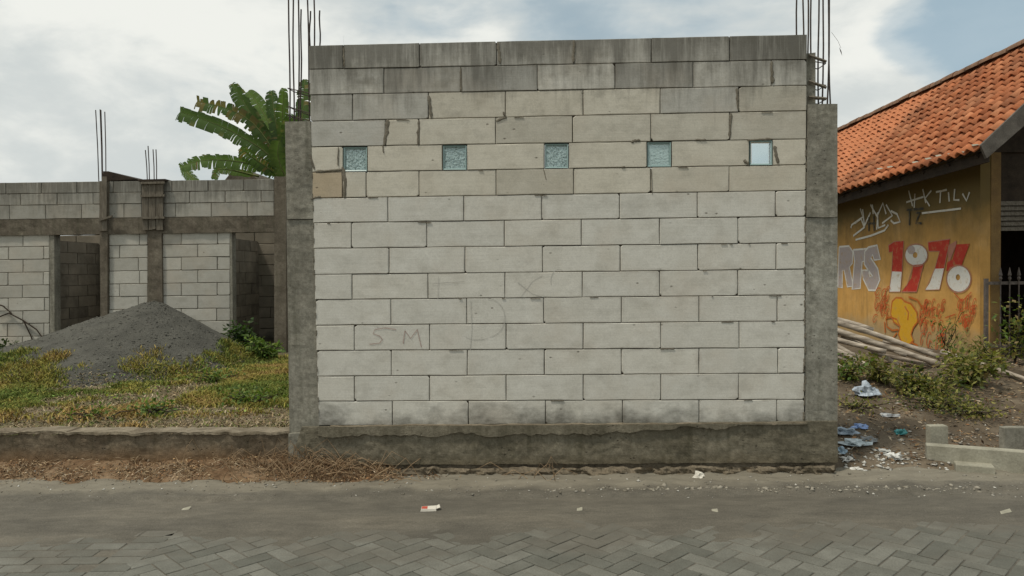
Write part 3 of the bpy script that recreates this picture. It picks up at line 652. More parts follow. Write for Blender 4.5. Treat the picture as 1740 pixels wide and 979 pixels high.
for (xt, yt, xb, cl) in ((162.5, 187, 168, pc), (170, 186, 173.5, pc), (178, 190, 180, pc), (247, 255, 250.5, cc), (251.5, 248, 254, cc), (260, 254, 262, cc), (265, 254, 266, cc), (171.5, 187, 174.5, pc)):
    mb = MB(); mb.tube([at(xb, 312, BY+.08), at((xt+xb)/2+.6, (yt+312)/2, BY+.1), at(xt, yt, BY+.08)], .0085, 5); mb.build('rebar', M['rebar'], cl)
# rooms behind the doorways, indoor shade put into their darker block tones
in_rows = [401, 419, 437, 455, 473, 491, 509, 527, 545, 563, 581, 599]
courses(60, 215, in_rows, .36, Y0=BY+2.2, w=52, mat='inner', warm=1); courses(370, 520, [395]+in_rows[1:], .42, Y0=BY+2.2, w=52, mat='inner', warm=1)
for (a, b) in ((40, 230), (350, 540)):
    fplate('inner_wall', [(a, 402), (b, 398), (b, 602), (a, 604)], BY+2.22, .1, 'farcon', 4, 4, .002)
    mb = MB(); A = at(a-40, 392, BY+.1); B = at(b+30, 388, BY+.1)
    mb.box((A.x, BY+1.5, 2.3), (B.x, BY+2.6, 2.4)); pass
# inner cross walls
for (px_, tx) in ():
    A = at(px_, 400, BY+1.2); mb = MB(); mb.box((A.x, A.y, .2), (A.x+.12, A.y+1.05, 2.2)); mb.build('cross_wall', M['farcon'], lb)
for px_ in (52, 362):
    A = at(px_, 400, BY+.3); x1 = A.x+.12
    mb = MB(); mb.box((A.x, A.y-.05, .2), (A.x+.11, A.y+2.1, 2.27)); mb.build('cross_wall', M['farcon'], lb)
    for r in range(10):
        y = A.y-.05 + (-.3 if r % 2 else 0)
        while y < A.y+2.1:
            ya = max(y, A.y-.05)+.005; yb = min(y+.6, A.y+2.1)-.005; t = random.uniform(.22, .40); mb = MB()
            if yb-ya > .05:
                mb.box((x1-.02, ya, .22+r*.205), (x1+random.uniform(0, .004), yb, .22+r*.205+.196)); mb.build('block', M['inner'], lb, color=(.50*t, .43*t, .33*t))  # low block tone carries the room's shade
            y += .61
for px_ in (225, 520):
    A = at(px_, 400, BY+.3); mb = MB(); mb.box((A.x, A.y-.05, .2), (A.x+.12, A.y+2.1, 2.21)); mb.build('cross_wall', M['farcon'], lb)
# small grey gable peeping over
mb = MB(); Yg = 15.5; a, b, c_, d = at(372, 318, Yg), at(396, 288, Yg), at(425, 291, Yg), at(450, 318, Yg)
quad_block(mb, [b, c_, d, a], 2.0, WN, .01); g_ = mb.build('shed_roof', M['farcon']); tag(g_, 'small grey shed roof just peeping over the unfinished building', 'roof')
# ================================================================== HOUSE (right)
HP = atY(1665, 612, 9.7); HN = Vector((1, .056, 0)).normalized(); HD = Vector((-.056, 1, 0)).normalized()
hs = empty('tiled_house', (HP.x+1.5, 11.5, .4), 'low ochre house with an orange clay tile roof and graffiti on its side wall', 'house')
def ochre_mat():
    m, t, b = newmat('ochre_paint'); P = pos(t); big = NOISE(t, P, 1.1, 6, .6); mid = NOISE(t, P, 6, 7, .65)
    c = RAMP(t, big, [(.3, (.50, .27, .07)), (.55, (.60, .34, .10)), (.75, (.62, .40, .18))])
    c = MIX(t, .6, c, RAMP(t, mid, [(.3, (.72, .7, .66)), (.7, (1.1,)*3)]), 'MULTIPLY')
    zz = N(t, 'ShaderNodeSeparateXYZ'); t.links.new(P, zz.inputs[0]); alg_shade = M_(t, 'ADD', M_(t, 'MULTIPLY', M_(t, 'SUBTRACT', zz.outputs[2], 2.15), 1.1), M_(t, 'MULTIPLY', NOISE(t, MAP(t, P, (1, 1, .5), (4, 1, 2)), 2.6, 7, .68), .9))
    c = MIX(t, M_(t, 'MULTIPLY', RAMP(t, alg_shade, [(.10, (0,)*3), (.80, (1,)*3)]), .85), c, (.085, .075, .03))  # olive grime and the eave's shade, both painted into the upper wall colour
    dr = NOISE(t, MAP(t, P, (5, 5, .8)), 1.6, 6, .7); c = MIX(t, M_(t, 'MULTIPLY', RAMP(t, dr, [(.5, (0,)*3), (.75, (1,)*3)]), .5), c, (.14, .10, .045))
    sp = N(t, 'ShaderNodeSeparateXYZ'); t.links.new(P, sp.inputs[0])
    lo = M_(t, 'ADD', M_(t, 'MULTIPLY', M_(t, 'SUBTRACT', sp.outputs[2], .75), -3), M_(t, 'MULTIPLY', mid, 1.2))
    c = MIX(t, M_(t, 'MULTIPLY', RAMP(t, lo, [(.4, (0,)*3), (1, (1,)*3)]), .6), c, (.30, .25, .15))
    t.links.new(c, b.inputs['Base Color']); b.inputs['Roughness'].default_value = .85; bump(t, b, mid, .25, .008); return m
M['ochre'] = ochre_mat(); M['pillar'] = simple('shaded_ochre_paint', [(.3, (.16, .10, .045)), (.7, (.26, .165, .06))], 6)  # the pillar's shade is put into a browner, darker colour
def pt(base, d, z, out=0): return Vector((base.x, base.y, 0)) + HD*d + HN*out + Vector((0, 0, z))
E1 = atY(1663, 250, 8.85); E2 = atY(1425, 325, 12.3); R1 = atY(1740, 80, 10.8); R2 = atY(1425, 225, 16.3)
def EE(Y): return E1.lerp(E2, (Y-8.85)/(12.3-8.85))
def RR(Y): return R1.lerp(R2, (Y-10.8)/(16.3-10.8))
YN, YF = 8.85, 16.6
mb = MB(); top = 3.0
mb.add([pt(HP, 0, .0), pt(HP, 7, .0), pt(HP, 7, 3.02), pt(HP, 0, 3.12), pt(HP, 0, 0, .14), pt(HP, 7, 0, .14), pt(HP, 7, 3.02, .14), pt(HP, 0, 3.12, .14)],
       [(0, 3, 2, 1), (4, 5, 6, 7), (0, 1, 5, 4), (3, 7, 6, 2), (0, 4, 7, 3), (1, 2, 6, 5)])
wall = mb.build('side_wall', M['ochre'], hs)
mb = MB(); mb.box((HP.x+.142, HP.y+.0, 0), (HP.x+.27, HP.y+.16, 3.1)); mb.build('corner_pillar', M['pillar'], hs)
mb = MB(); mb.box((HP.x+.142, 15.0, 0), (HP.x+4.3, 15.1, 3.1)); mb.build('porch_back_wall', M['darkwood_shade'], hs)  # porch gloom is put into this near-black colour, ceiling and lintel too
mb = MB(); mb.box((HP.x+.302, 9.75, 2.42), (HP.x+4.3, 9.85, 3.14)); mb.build('lintel_panel', M['darkwood_shade'], hs)
mb = MB(); mb.box((HP.x+.15, 9.86, 2.5), (HP.x+4.3, 15.0, 2.56)); mb.build('porch_ceiling', M['darkwood_shade'], hs)
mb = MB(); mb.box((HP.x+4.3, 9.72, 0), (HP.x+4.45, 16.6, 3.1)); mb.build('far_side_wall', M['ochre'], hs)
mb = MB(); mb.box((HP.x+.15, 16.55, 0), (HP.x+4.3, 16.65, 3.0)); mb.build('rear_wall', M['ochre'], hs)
# slatted blind under the lintel
bl = []
for k in range(6):
    z0 = atY(1700, 342+k*8.6, 9.72).z; a = atY(1687, 300, 9.72).x
    mb = MB(); mb.add([(a, 9.70, z0-.058), (a+1.9, 9.70, z0-.058), (a+1.9, 9.73, z0), (a, 9.73, z0), (a, 9.75, z0), (a+1.9, 9.75, z0), (a+1.9, 9.72, z0-.058), (a, 9.72, z0-.058)], [(0,1,2,3),(3,2,5,4),(7,6,1,0),(4,5,6,7)])
    mb.build('blind_slat', M['wood'], hs)
# roof with clay tiles
def tile_mat():
    m, t, b = newmat('clay_tile'); oi = N(t, 'ShaderNodeObjectInfo'); P = pos(t)
    mid = NOISE(t, P, 5, 7, .65); fine = NOISE(t, P, 45, 4)
    r = oi.outputs['Random']; c = RAMP(t, r, [(0, (.34, .11, .045)), (.5, (.50, .175, .075)), (1, (.60, .25, .12))])
    c = MIX(t, .6, c, RAMP(t, mid, [(.3, (.62, .6, .58)), (.7, (1.12,)*3)]), 'MULTIPLY')
    c = MIX(t, M_(t, 'MULTIPLY', RAMP(t, NOISE(t, P, 1.1, 6, .65), [(.48, (0,)*3), (.68, (1,)*3)]), .55), c, (.16, .095, .06))
    c = MIX(t, .4, c, RAMP(t, fine, [(.3, (.7,)*3), (.7, (1.2,)*3)]), 'MULTIPLY')
    t.links.new(c, b.inputs['Base Color']); b.inputs['Roughness'].default_value = .85; bump(t, b, M_(t, 'ADD', mid, fine), .35, .01); return m
M['tile'] = tile_mat()
NR, NC = 15, 42
e_n, e_f, r_n, r_f = EE(YN), EE(YF), RR(YN), RR(YF)
def rp(u, v): return (e_n.lerp(e_f, u)).lerp(r_n.lerp(r_f, u), v)
mb = MB(); nrm0 = (e_f-e_n).cross(r_n-e_n).normalized(); nrm0 = nrm0 if nrm0.z > 0 else -nrm0
lo = -nrm0*.05
mb.add([rp(0, .01)+lo, rp(1, .01)+lo, rp(1, 1)+lo, rp(0, 1)+lo] + [p + lo*1.6 for p in (rp(0, .01), rp(1, .01), rp(1, 1), rp(0, 1))], [(0,1,2,3),(7,6,5,4),(0,4,5,1),(1,5,6,2),(2,6,7,3),(3,7,4,0)])
roof = mb.build('roof', M['darkwood_shade'], hs)
tw = (e_f-e_n).length/NC; tl = (r_n-e_n).length/NR
def tile_mesh():
    mb = MB(); nx = 8; w = tw*1.08; L = tl*1.28; V = []; 
    for j, (yy, lift) in enumerate(((0, .030), (L, .0))):
        for i in range(nx+1):
            s = i/nx; z = .030*math.sin(2*math.pi*(s*1.0)-.6) + .008*math.cos(4*math.pi*s)
            V.append((s*w-w/2, yy, z+lift))
    n = len(V); V += [(x, y, z-.012) for x, y, z in V]; Fc = []
    for i in range(nx): Fc += [(i, i+1, i+nx+2, i+nx+1), (n+i, n+i+nx+1, n+i+nx+2, n+i+1), (i, n+i, n+i+1, i+1)]
    Fc += [(0, nx+1, n+nx+1, n), (nx, n+nx, n+nx+nx+1, nx+nx+1)]
    me = bpy.data.meshes.new('roof_tile'); me.from_pydata(V, [], Fc); me.materials.append(M['tile'])
    me.polygons.foreach_set('use_smooth', [i % 3 != 2 if i < nx*3 else False for i in range(len(Fc))]); return me
tm = tile_mesh(); rest = MB(); cnt = 0
for c in range(NC):
    for r in range(NR):
        u = (c+.5)/NC; v = r/NR; P = rp(u, v); uu = (rp(u+.01, v)-rp(u-.01, v)).normalized()
        vv = (rp(u, min(1, v+.05))-rp(u, v)).normalized(); uu = -uu; nn = uu.cross(vv).normalized()
        if nn.z < 0: uu = -uu; nn = -nn
        vv = nn.cross(uu)
        R = Matrix((uu, vv, nn)).transposed() @ Matrix.Rotation(random.uniform(-.035, .035), 3, 'Z') @ Matrix.Rotation(random.uniform(-.03, .03), 3, 'X')
        P = P + nn*(random.uniform(0, .008) + .022*noise.noise(Vector((c*.35, r*.3, 1)))) + vv*(random.uniform(-.012, .012) - .05) - nn*.01
        if cnt < 299:
            o = bpy.data.objects.new('roof_tile', tm); COL.objects.link(o); o.parent = roof; o.location = P - wloc(roof); o.rotation_euler = R.to_euler(); cnt += 1
        else: rest.add([R @ q.co + P for q in tm.vertices], [tuple(p.vertices) for p in tm.polygons])
tag(rest.build('roof_tile_field', M['tile'], roof), kind='stuff')
# ridge caps
M['ridge'] = simple('ridge_tile_clay', [(.3, (.11, .075, .05)), (.7, (.30, .165, .10))], 6)
mb = MB(); L = .34; n = 8
for j, (x, rr_) in enumerate(((0, .115), (L, .10))):
    for i in range(n+1): a = math.pi*i/n; mb.v.append(Vector((x, math.cos(a)*rr_, math.sin(a)*rr_*.9)))
for i in range(n): mb.f.append((i, i+n+1, i+n+2, i+1))
mb.f.append(tuple(range(n+1))); rm = bpy.data.meshes.new('ridge_tile'); rm.from_pydata([tuple(v) for v in mb.v], [], mb.f); rm.materials.append(M['ridge']); rm.polygons.foreach_set('use_smooth', [True]*n+[False])
k = 0; d = (r_f-r_n); nrt = int(d.length/.31); ang = math.atan2(d.y, d.x); 
for k in range(nrt):
    P = r_n + d*(k/nrt) + Vector((0, 0, random.uniform(-.008, .01))); o = bpy.data.objects.new('ridge_tile', rm); COL.objects.link(o); o.parent = roof
    o.location = P - wloc(roof); o.rotation_euler = (0, -math.asin(d.z/d.length) - .03, ang + random.uniform(-.03, .03))
# far slope
o2 = Vector(((r_n-e_n).x, 0, 0)); mb = MB()
mb.add([r_n, r_f, r_f + Vector((2.4, 0, -1.9)), r_n + Vector((2.4, 0, -1.9))]+[p-Vector((0, 0, .05)) for p in (r_n, r_f, r_f + Vector((2.4, 0, -1.9)), r_n + Vector((2.4, 0, -1.9)))], [(0,1,2,3),(7,6,5,4),(3,2,6,7),(0,3,7,4),(1,5,6,2)]); mb.build('roof', M['tile'], hs)
# barge board, gable boarding, eave fascia and rafter tails
dd = (r_n-e_n); bn = Vector((0, -1, 0)); a = e_n + Vector((.02, -.03, .03)) - dd.normalized()*.02; b = r_n + Vector((0, -.03, .03)); dn = Vector((0, 0, -.36)); th = Vector((0, .04, 0))
mb = MB(); c_ = a + dn*.62 + dd.normalized()*.10; mb.add([a, b, b+dn, c_, a+th, b+th, b+dn+th, c_+th], [(0,3,2,1),(4,5,6,7),(0,1,5,4),(1,2,6,5),(2,3,7,6),(3,0,4,7)]); mb.build('barge_board', M['bargewood'], hs)
b2 = b + Vector((2.4, 0, -1.9)); mb = MB(); mb.add([b, b2, b2+dn, b+dn, b+th, b2+th, b2+dn+th, b+dn+th], [(0,3,2,1),(4,5,6,7),(0,1,5,4),(1,2,6,5),(2,3,7,6),(3,0,4,7)]); mb.build('barge_board', M['bargewood'], hs)
mb = MB(); g0 = Vector((HP.x, 9.70, 3.1)); g1 = RR(9.7)-Vector((0, 0, .2)); g2 = Vector((HP.x+4.4, 9.70, 3.1)); t2 = Vector((0, .08, 0)); mb.add([g0, g1, g2, g0+t2, g1+t2, g2+t2], [(0,2,1),(3,4,5),(0,1,4,3),(1,2,5,4),(2,0,3,5)]); mb.build('gable_wall', M['darkwood_shade'], hs)
mb = MB(); s0 = e_n + Vector((.10, .0, -.05)); s1 = e_f + Vector((.10, 0, -.05)); dz = Vector((0, 0, -.13)); tx = Vector((.03, 0, 0)); mb.add([s0, s1, s1+dz, s0+dz, s0+tx, s1+tx, s1+dz+tx, s0+dz+tx], [(0,1,2,3),(7,6,5,4),(0,4,5,1),(3,2,6,7),(0,3,7,4),(1,5,6,2)]); mb.build('fascia_board', M['darkwood_shade'], hs)
for k in range(14):
    u = (k+.3)/14; p0 = rp(u, .0) - nrm0*.12; p1 = rp(u, .45) - nrm0*.12; mb = MB(); mb.tube([p0, p1], .035, 4); mb.build('rafter', M['darkwood_shade'], hs)
for (x, y) in ((1665-8, 247), (1640, 258), (1616, 262), (1595, 265), (1577, 270), (1555, 276), (1512, 284), (1495, 287)):
    u = min(1, max(0, (x-1663)/(1425-1663))); Y = 8.85+3.45*u*.72; P = atY(x, y+1, Y); mb = MB()
    mb.add([P+Vector((-.04, -.02, -.005)), P+Vector((.04, -.02, .012)), P+Vector((.035, .03, .03)), P+Vector((-.03, .03, .02))], [(0,1,2,3)]); mb.build('mortar_patch', M['pale'], hs)
mb = MB(); P = onplane(1486, 318, HP, HN)
for k in range(9):
    a = k*.7; mb.tube([P-HN*.02, P + HD*math.cos(a)*.04 - HN*.05 + Vector((0, 0, math.sin(a)*.035))], .012, 5)
mb.build('eave_bracket', M['pale'], hs)
# graffiti on the side wall
def g(u, v): return (1400+u*.2656, 300+v*.2656)
HW = HP - HN*.003
def gm(name, c):
    m, t, b = newmat(name); P = pos(t); n = NOISE(t, P, 12, 6, .7); b.inputs['Roughness'].default_value = .8
    t.links.new(MIX(t, RAMP(t, n, [(.52, (0,)*3), (.72, (.75,)*3)]), MIX(t, .5, c, RAMP(t, n, [(.3, (.75,)*3), (.6, (1.1,)*3)]), 'MULTIPLY'), (.36, .23, .09)), b.inputs['Base Color']); return m
G = {'red': gm('spray_red', (.50, .045, .025)), 'white': gm('spray_white', (.68, .66, .60)), 'lav': gm('spray_lavender', (.42, .36, .34)), 'pink': gm('spray_pink', (.45, .20, .14)),
     'dark': gm('spray_dark', (.06, .055, .04)), 'yel': gm('spray_yellow', (.62, .34, .02)), 'orange': gm('spray_orange', (.48, .13, .02)), 'thin': gm('spray_thin_white', (.66, .64, .56)), 'green': gm('spray_green', (.25, .25, .08)), 'rust': gm('spray_rust', (.50, .085, .02))}
lift = [0.0]
def gpoly(pts, key, name='graffiti', hole=None):
    lift[0] += .0004; P = [onplane(*g(*p), HW, HN) - HN*lift[0] for p in pts]
    if hole:
        H = [onplane(*g(*p), HW, HN) - HN*lift[0] for p in hole]; tri = tessellate_polygon([P, H]); vs = P+H
    else: tri = tessellate_polygon([P]); vs = P
    return vs, [tuple(t) for t in tri], key
def glayer(name, items):
    by = {}
    for vs, tri, key in items:
        mb = by.setdefault(key, MB()); mb.add(vs, tri)
    for key, mb in by.items(): mb.build(name, G[key], wall)
def gstroke(mb, pts, w): lift[0] += .00008; ribbon(mb, [g(*p) for p in pts], w, HW, HN, lift[0])
def ell(cx, cy, rx_, ry_, n=26): return [(cx+rx_*math.cos(2*math.pi*k/n), cy+ry_*math.sin(2*math.pi*k/n)) for k in range(n)]
def outline(pts, w, key, name):
    mb = MB(); gstroke(mb, pts+[pts[0]], w); mb.build(name, G[key], wall)
R_ = [(98,450),(160,445),(185,480),(182,555),(163,580),(188,702),(150,706),(130,600),(118,600),(118,712),(88,708)]
T_ = [(188,470),(275,462),(272,540),(245,545),(232,715),(180,722),(196,545)]
S_ = [(285,452),(340,440),(362,530),(322,535),(312,500),(300,520),(345,590),(358,660),(330,728),(288,728),(252,655),(245,600),(285,600),(295,640),(312,640),(258,560),(262,480)]
for nm, pts in (('graffiti_letter', R_), ('graffiti_letter', T_), ('graffiti_letter', S_)):
    glayer(nm, [gpoly(pts, 'lav')]); outline(pts, .032, 'white', 'graffiti_outline')
one_r = [(415,440),(455,415),(512,412),(502,610),(436,607),(442,480),(418,485)]; one_w = [(436,607),(502,610),(490,738),(418,738)]
glayer('graffiti_numeral', [gpoly(one_r, 'red'), gpoly(one_w, 'white')])
glayer('graffiti_numeral', [gpoly([(575,568),(640,560),(595,738),(498,738),(535,690),(560,650)], 'red'), gpoly(ell(592,503,70,66), 'white', hole=ell(585,502,15,20,12)), gpoly(ell(560,470,25,28,12), 'lav')])
glayer('graffiti_numeral', [gpoly([(668,420),(808,400),(800,450),(772,588),(712,590),(742,478),(672,478)], 'red'), gpoly([(712,590),(772,588),(742,724),(650,726),(680,680)], 'white')])
glayer('graffiti_numeral', [gpoly([(850,435),(935,430),(900,520),(872,600),(785,604),(792,545),(825,530)], 'red'), gpoly(ell(865,655,74,82), 'white', hole=ell(860,645,14,20,12)), gpoly([(800,440),(850,410),(850,435),(810,540),(795,545)], 'pink')])
for pts in (one_r[:4]+one_w[2:]+[one_r[4]]+one_r[5:], [(575,568),(640,560),(595,738),(498,738),(535,690)], ell(592,503,76,72), [(668,420),(808,400),(800,450),(772,588),(742,724),(650,726),(712,590),(742,478),(672,478)], ell(865,655,80,88)):
    outline(pts, .014, 'pink', 'graffiti_outline')
# tags in thin white spray
mb = MB()
for s in ([(235,205),(250,260),(180,310),(175,330)], [(200,300),(240,270),(262,330)], [(190,380),(255,330),(300,230)], [(300,180),(345,260),(340,340)], [(340,260),(380,170),(400,240)], [(375,300),(440,250),(400,180)], [(430,220),(470,240),(490,290),(450,300),(430,280)], [(205,405),(300,380),(390,345),(415,310)], [(250,210),(262,320)], [(312,180),(318,240)], [(345,230),(350,330),(395,310)]): gstroke(mb, s, .034)
tag(mb.build('graffiti_tag', G['thin'], wall), kind='stuff')
mb = MB()
for s in ([(545,90),(570,190)], [(585,110),(580,200)], [(530,165),(640,130)], [(635,80),(655,170)], [(690,90),(650,140),(680,190)], [(750,90),(745,170)], [(720,100),(790,85)], [(800,100),(805,160)], [(840,80),(835,150),(870,150)], [(890,110),(915,155),(935,100)], [(630,235),(880,205)]): gstroke(mb, s, .028)
tag(mb.build('graffiti_tag', G['thin'], wall), kind='stuff')
mb = MB()
for s in ([(530,215),(640,205)], [(550,215),(550,312)], [(590,232),(618,232),(605,262),(590,298),(628,300)], [(290,260),(290,350)], [(320,250),(325,350)], [(280,300),(335,300)]): gstroke(mb, s, .036)
tag(mb.build('graffiti_tag', G['dark'], wall), kind='stuff')
bl_ = [(440,800),(465,775),(500,778),(520,800),(560,815),(598,870),(602,930),(575,965),(560,1010),(575,1050),(545,1080),(500,1060),(480,1010),(492,960),(450,930),(430,880)]
glayer('graffiti_shape', [gpoly(bl_, 'yel')]); outline(bl_, .03, 'orange', 'graffiti_outline')
mb = MB()
for s in ([(400,905),(430,900),(470,915),(490,960)], [(400,905),(405,960),(440,985),(480,980)], [(390,930),(395,1000)], [(520,830),(545,870),(540,920)], [(560,1060),(600,1080),(620,1130)], [(470,1000),(440,1040),(460,1090)], [(545,770),(600,790),(640,850),(650,900)]): gstroke(mb, s, .03)
tag(mb.build('graffiti_tag', G['orange'], wall), kind='stuff')
mb = MB(); rr2 = random.Random(4)
for (x0, x1, y0, y1, n) in ((618,780,790,1190,40), (325,410,735,940,14), (860,975,790,960,16)):
    for _ in range(n):
        x = rr2.uniform(x0, x1); y = rr2.uniform(y0, y1); a = rr2.uniform(8, 15); h_ = rr2.uniform(24, 50)
        gstroke(mb, [(x+a*math.cos(t*.7+.3)+t*1.2, y+h_*math.sin(t*.7)) for t in range(9)], .013)
for s in ([(840,745),(890,800),(870,860)], [(950,740),(890,800)], [(780,905),(850,880)], [(330,740),(350,830),(390,760),(400,850)]): gstroke(mb, s, .015)
tag(mb.build('graffiti_scribble', G['rust'], wall), kind='stuff')
mb = MB()
for _ in range(9):
    x = rr2.uniform(830, 930); y = rr2.uniform(960, 1110); gstroke(mb, [(x+14*math.cos(t), y+22*math.sin(t*.9)) for t in range(6)], .016)
tag(mb.build('graffiti_scribble', G['green'], wall), kind='stuff')
# iron gate between the house pillars
gt = empty('iron_gate', (HP.x+1.1, 9.55, .42), 'rusty iron gate of upright bars with spear tips beside the graffiti wall', 'gate')
gx0 = atY(1673, 480, 9.55).x; ztop = atY(1710, 481, 9.55).z; zt = atY(1710, 458, 9.55).z; zb = .46
mb = MB(); mb.box((gx0, 9.53, zb-.1), (gx0+.04, 9.57, ztop+.06)); mb.build('post', M['iron'], gt)
for z in (ztop, zb+.12): mb = MB(); mb.box((gx0+.04, 9.538, z-.02), (gx0+2.4, 9.562, z+.02)); mb.build('rail', M['iron'], gt)
for k in range(19):
    x = gx0 + .19 + k*.118; mb = MB(); mb.tube([(x, 9.525, zb), (x, 9.525, ztop+.03)], .008, 5)
    mb.tube([(x, 9.525, ztop+.03), (x, 9.525, ztop+.06), (x, 9.525, ztop+.085), (x, 9.525, ztop+.10), (x, 9.525, zt+.03)], [.008, .022, .011, .024, .002], 5); mb.build('bar', M['iron'], gt)
# ================================================================== BAMBOO PILE
def pole(a, b, Ya, Yb, r, label, mat='bamboo'):
    p0 = atY(*a, Ya); p1 = atY(*b, Yb); L = (p1-p0).length; n = max(6, int(L/.09)); mb = MB(); sd = random.random()*9
    pts = []; rs = []
    for k in range(n+1):
        t = k/n; p = p0.lerp(p1, t) + Vector((0, 0, .022*math.sin(math.pi*t)*math.sin(sd) + .008*noise.noise(Vector((t*3, sd, 0))))); pts.append(p)
        rs.append(r*(1.0-.2*t)*(1.16 if k % 4 == 0 and n > 10 else 1))
    mb.tube(pts, rs, 8); o = mb.build('bamboo_pole', M[mat], smooth=True); tag(o, label, 'bamboo pole', 'bamboo poles piled against the ochre wall')
    return o
BP = [((1380,535),(1484,561),9.7,9.4,.038,'topmost short weathered bamboo pole ending below the orange graffiti shape'),
 ((1360,530),(1597,607),9.5,8.9,.036,'long bamboo pole reaching farthest right along the top of the pile'),
 ((1365,546),(1598,620),9.3,8.8,.040,'long thick pale bamboo pole just below the farthest reaching one'),
 ((1370,560),(1506,598),9.2,8.8,.036,'middle bamboo pole with its split end under the two long ones'),
 ((1370,552),(1455,606),9.1,8.7,.034,'steep bamboo pole crossing the left of the pile beside the column'),
 ((1380,590),(1505,640),9.0,8.5,.030,'thin crooked bamboo pole sagging into the bushes'),
 ((1370,575),(1480,625),9.0,8.6,.034,'low pale bamboo pole beside the column above the greenery'),
 ((1500,580),(1585,598),9.5,9.2,.022,'thin dark cane behind the two long bamboo poles'),
 ((1430,570),(1560,640),9.3,8.9,.030,'brown bamboo pole in shade beneath the two long poles'),
 ((1480,600),(1608,628),9.2,8.8,.028,'slim bamboo cane poking out under the pile into the bush'),
 ((1600,598),(1765,653),8.9,7.9,.030,'pale bare pole lying to the right across the foot of the iron gate'),
 ((1370,588),(1462,642),9.0,8.5,.034,'grey bamboo pole with a broken end just right of the column'),
 ((1375,604),(1448,654),8.9,8.4,.030,'lowest bamboo pole at the left of the pile, half in the weeds'),
 ((1390,548),(1540,604),9.35,8.9,.032,'middle pole between the two long ones, ending short'),
 ((1450,602),(1532,655),8.9,8.3,.022,'thin split cane bending down in front of the pile')]
for b_ in BP: pole(*b_)
# ================================================================== PLANTS
def leaf_quads(P, Ddir, Ln, Wd, droop, col):
    """folded diamond leaves; returns verts, tris, cols for arrays of leaves"""
    n = len(P); Ddir = Ddir/np.linalg.norm(Ddir, axis=1, keepdims=True)
    upv = np.tile([0, 0, 1.0], (n, 1)) + rng.normal(0, .45, (n, 3)); side = np.cross(Ddir, upv); side /= np.linalg.norm(side, axis=1, keepdims=True)+1e-9
    nn = np.cross(side, Ddir); L = Ln[:, None]; w = Wd[:, None]
    a = P; b = P + Ddir*L*.45 + side*w - nn*w*.25; c = P + Ddir*L*.45 - side*w - nn*w*.25; m = P + Ddir*L*.5 + nn*0.0; t = P + Ddir*L - np.array([0, 0, 1])*droop*L
    V = np.stack([a, b, m, c, t], 1).reshape(-1, 3); k = np.arange(n)[:, None]*5
    T = np.concatenate([k+np.array([[0, 1, 2]]), k+np.array([[0, 2, 3]]), k+np.array([[1, 4, 2]]), k+np.array([[2, 4, 3]])], 0)
    return V, T, np.repeat(col, 5, 0)
def bush(name, base, stems, nleaf, size, height, spread, cols, label, cat='bush', group=None, flat=1.0, lean=(0, 0)):
    root_ = empty(name, base, label, cat, group); mb = MB(); tips = []
    for s in range(stems):
        a = random.uniform(0, 6.28); rr = spread*random.uniform(.3, 1); h = height*random.uniform(.55, 1)
        p = Vector(base); pts = [p]; nseg = 5
        for k in range(1, nseg+1):
            t = k/nseg; q = Vector(base) + Vector((math.cos(a)*rr*t**1.2 + lean[0]*t, math.sin(a)*rr*flat*t**1.2 + lean[1]*t, h*t**.85)) + Vector((random.uniform(-1, 1), random.uniform(-1, 1), random.uniform(-.6, .6)))*.03
            pts.append(q)
            if t > .15: tips.append(q)
        mb.tube(pts, [.008*(1-.7*k/nseg) for k in range(nseg+1)], 4)
    mb.build('stem', M['darkwood_shade'], root_)
    tips = np.array([tuple(t) for t in tips]); idx = rng.integers(0, len(tips), nleaf)
    # leaves gather in clumps around the twigs
    off = rng.normal(0, 1, (nleaf, 3))*np.array([.05, .05, .04])*(.6+spread*1.1); P = tips[idx]+off; P[:, 2] = np.maximum(P[:, 2], base[2]+.01)
    Dd = off/ (np.linalg.norm(off, axis=1, keepdims=True)+1e-6) + rng.normal(0, .5, (nleaf, 3)) + np.array([0, 0, .25])
    c = np.array(cols)[rng.integers(0, len(cols), nleaf)]*rng.uniform(.7, 1.25, (nleaf, 1))
    V, T, C = leaf_quads(P, Dd, size*rng.uniform(.6, 1.3, nleaf), size*.26*rng.uniform(.7, 1.2, nleaf), .2, c)
    np_obj('foliage', V, T, M['leafcol'], C, root_, origin=tuple(base))
    return root_
OL = [(.17, .18, .04), (.24, .23, .055), (.10, .115, .03), (.25, .23, .07), (.08, .09, .025), (.20, .15, .06)]
GR = [(.09, .15, .03), (.12, .19, .04), (.07, .11, .025), (.17, .22, .05)]
def gz(px, py, Y):
    p = atY(px, py, Y); return p
def onright(px, Y, dz=0): x = atY(px, 600, Y).x; return (x, Y, right_z(x, Y)+dz)
bush('leafy_shrub', onright(1725, 9.1), 9, 240, .075, .80, .34, OL+GR, 'tall leafy shrub growing in front of the iron gate')
bush('leafy_shrub', onright(1640, 8.0), 18, 950, .075, .34, .44, OL, 'broad olive green bush below the right end of the bamboo poles')
bush('leafy_shrub', onright(1570, 7.7), 16, 900, .07, .26, .42, OL+[(.05,.07,.02)], 'sprawling dark green bush in the middle of the dirt ground')
bush('leafy_shrub', onright(1500, 8.1), 12, 420, .065, .28, .36, OL+[(.20,.16,.07)], 'yellowish bush growing through the broken bamboo ends')
bush('leafy_shrub', onright(1440, 8.0), 12, 450, .06, .24, .30, GR+OL, 'green weeds between the right column and the bamboo pile')
bush('leafy_shrub', onright(1685, 8.5), 10, 420, .06, .36, .32, OL, 'low shrub climbing over the pale pole near the house corner')
bush('leafy_shrub', onright(1608, 9.35), 7, 130, .06, .62, .18, GR+OL, 'thin sapling standing against the graffiti wall')
bush('leafy_shrub', onright(1600, 7.2), 14, 800, .045, .10, .50, OL+[(.045,.07,.02)], 'low dark creeping bush nearest the two small posts')
